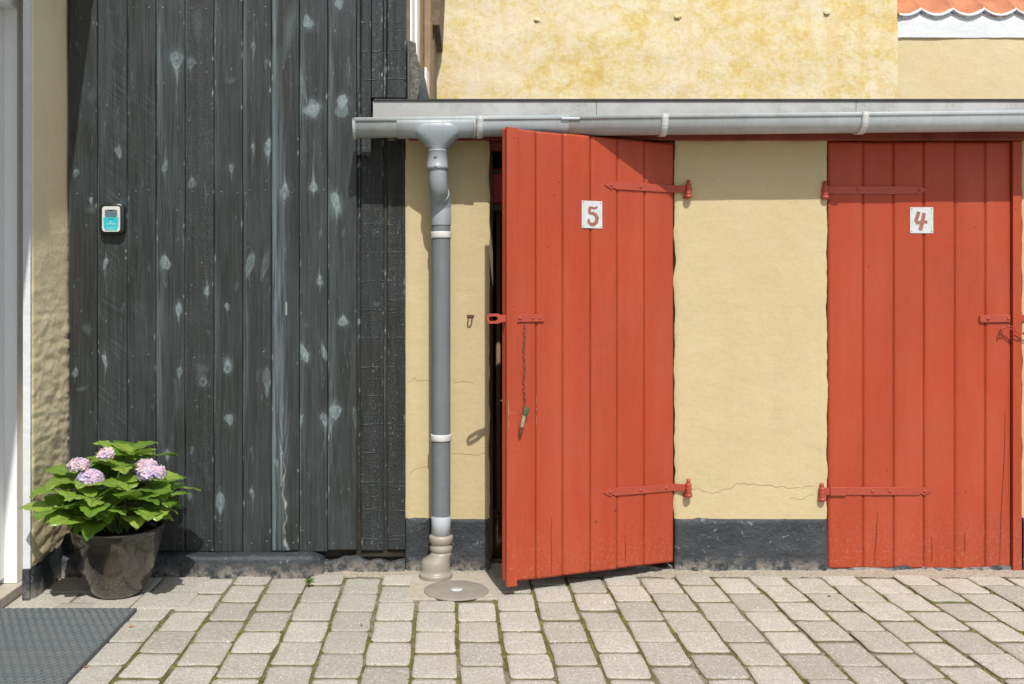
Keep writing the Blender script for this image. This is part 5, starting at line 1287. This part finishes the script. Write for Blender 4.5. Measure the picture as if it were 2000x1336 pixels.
# ------------------------------------------------------------------ rubber door mat
mx_1 = G(267, 1195).x; my_1 = -.508
mt = empty('door_mat', (-1.38, -.9, .002), 'grey ribbed rubber door mat in front of the white door', 'door mat')
def mat_mesh():
    x0, x1, y0, y1 = -1.60, mx_1, -1.30, my_1; nx, ny = 300, 430
    X, Y = np.meshgrid(np.linspace(x0, x1, nx), np.linspace(y0, y1, ny))
    Yj = Y.copy()
    Z = np.full_like(X, .0085)
    u = (X + .52 * Y) / .0285; v = Y / .0215
    def dots(du, dv, ru, rv):
        a = u - du; b2 = v - dv; kv = np.round(b2); ku = np.round(a); return ((a - ku) * .0285 / ru) ** 2 + ((b2 - kv) * .0215 / rv) ** 2
    Z += .0016 * np.cos(Y / .0072 * 2 * math.pi) + .0022 * np.exp(-dots(.55, .4, .006, .006))
    Z -= .0045 * np.exp(-dots(-.42, -.35, .0050, .0050)); Z[dots(0, 0, .0045, .0058) < 1] = .0008
    edge = np.minimum(x1 - X, y1 - Y); Z = np.where(edge < .008, .0115, Z)
    V = np.stack([X, Y + .0022 * np.sin(X / .0042) * (np.clip(1 - (y1 - Y) / .01, 0, 1)), Z + .001], -1).reshape(-1, 3)
    idx = np.arange(nx * ny).reshape(ny, nx); loop = np.concatenate([idx[0, :], idx[1:, -1], idx[-1, -2::-1], idx[-2:0:-1, 0]]); bk = V[loop].copy(); bk[:, 2] = .0005; m_ = len(loop); b0 = len(V)
    side = np.array([[loop[k], b0 + k, b0 + (k + 1) % m_, loop[(k + 1) % m_]] for k in range(m_)])
    return np.concatenate([V, bk]) - np.array(wloc(mt)) + np.array([0, 0, .001]), np.concatenate([grid_faces(nx, ny), side])
v_, f_ = mat_mesh(); np_mesh('mat_sheet', v_, f_, M['rubber'], mt, smooth=False)

# ------------------------------------------------------------------ small things on the ground
def bits(px, py, label, r=.006, mat='dry_leaf', name='fallen_leaf', cat='leaf', seed=0):
    rg = random.Random(seed); c = G(px, py); b = MB(); n = 7
    top = b.bm.verts.new(c + Vector((0, 0, .009))); ring = [b.bm.verts.new(c + Vector((math.cos(a * 2 * math.pi / n) * r * rg.uniform(.6, 1.6), math.sin(a * 2 * math.pi / n) * r * rg.uniform(.5, 1.2), rg.uniform(.002, .007)))) for a in range(n)]
    for k in range(n): b.bm.faces.new((top, ring[k], ring[(k + 1) % n]))
    o = b.build(name, M[mat]); tag(o, label, cat, 'dry leaves lying on the paving' if name == 'fallen_leaf' else None); return o
bits(120, 1133, 'reddish dry leaf by the black plinth behind the pot', .010, seed=1)
bits(256, 1226, 'reddish dry leaf beside the corner of the rubber mat', .008, seed=2)
bits(168, 1306, 'pale brown dry leaf beside the long edge of the rubber mat', .007, seed=3)
bits(706, 1222, 'brown leaf scrap on a paver left of the drain cover', .006, seed=4)
bits(1619, 1167, 'dark pebble in a paver joint before the number 4 door', .006, 'tar', 'pebble', 'pebble', 5)
c0 = G(604, 1147); wd = empty('weed', c0, 'small green weed sprouting at the end of the tarred foot', 'weed')
LV, LF, LU, LT = [], [], [], []
for k in range(9): leaf(c0 + Vector((0, 0, .012 + .002 * k)), (math.cos(k * 2.4), math.sin(k * 2.4), .9 - .06 * k), .022, .012, .9, rng.random())
me = bpy.data.meshes.new('weed_leaves'); me.from_pydata([tuple(v - c0) for v in LV], [], LF); me.update(); me.uv_layers.new(name='UVMap')
for lp in me.loops: me.uv_layers[0].data[lp.index].uv = LU[lp.vertex_index]
smooth_all(link('weed_leaves', me, M['leaf'], wd))
b = MB(); b.tube([c0, c0 + Vector((.002, 0, .03))], .0012, 5); b.build('weed_stem', M['stem'], wd)
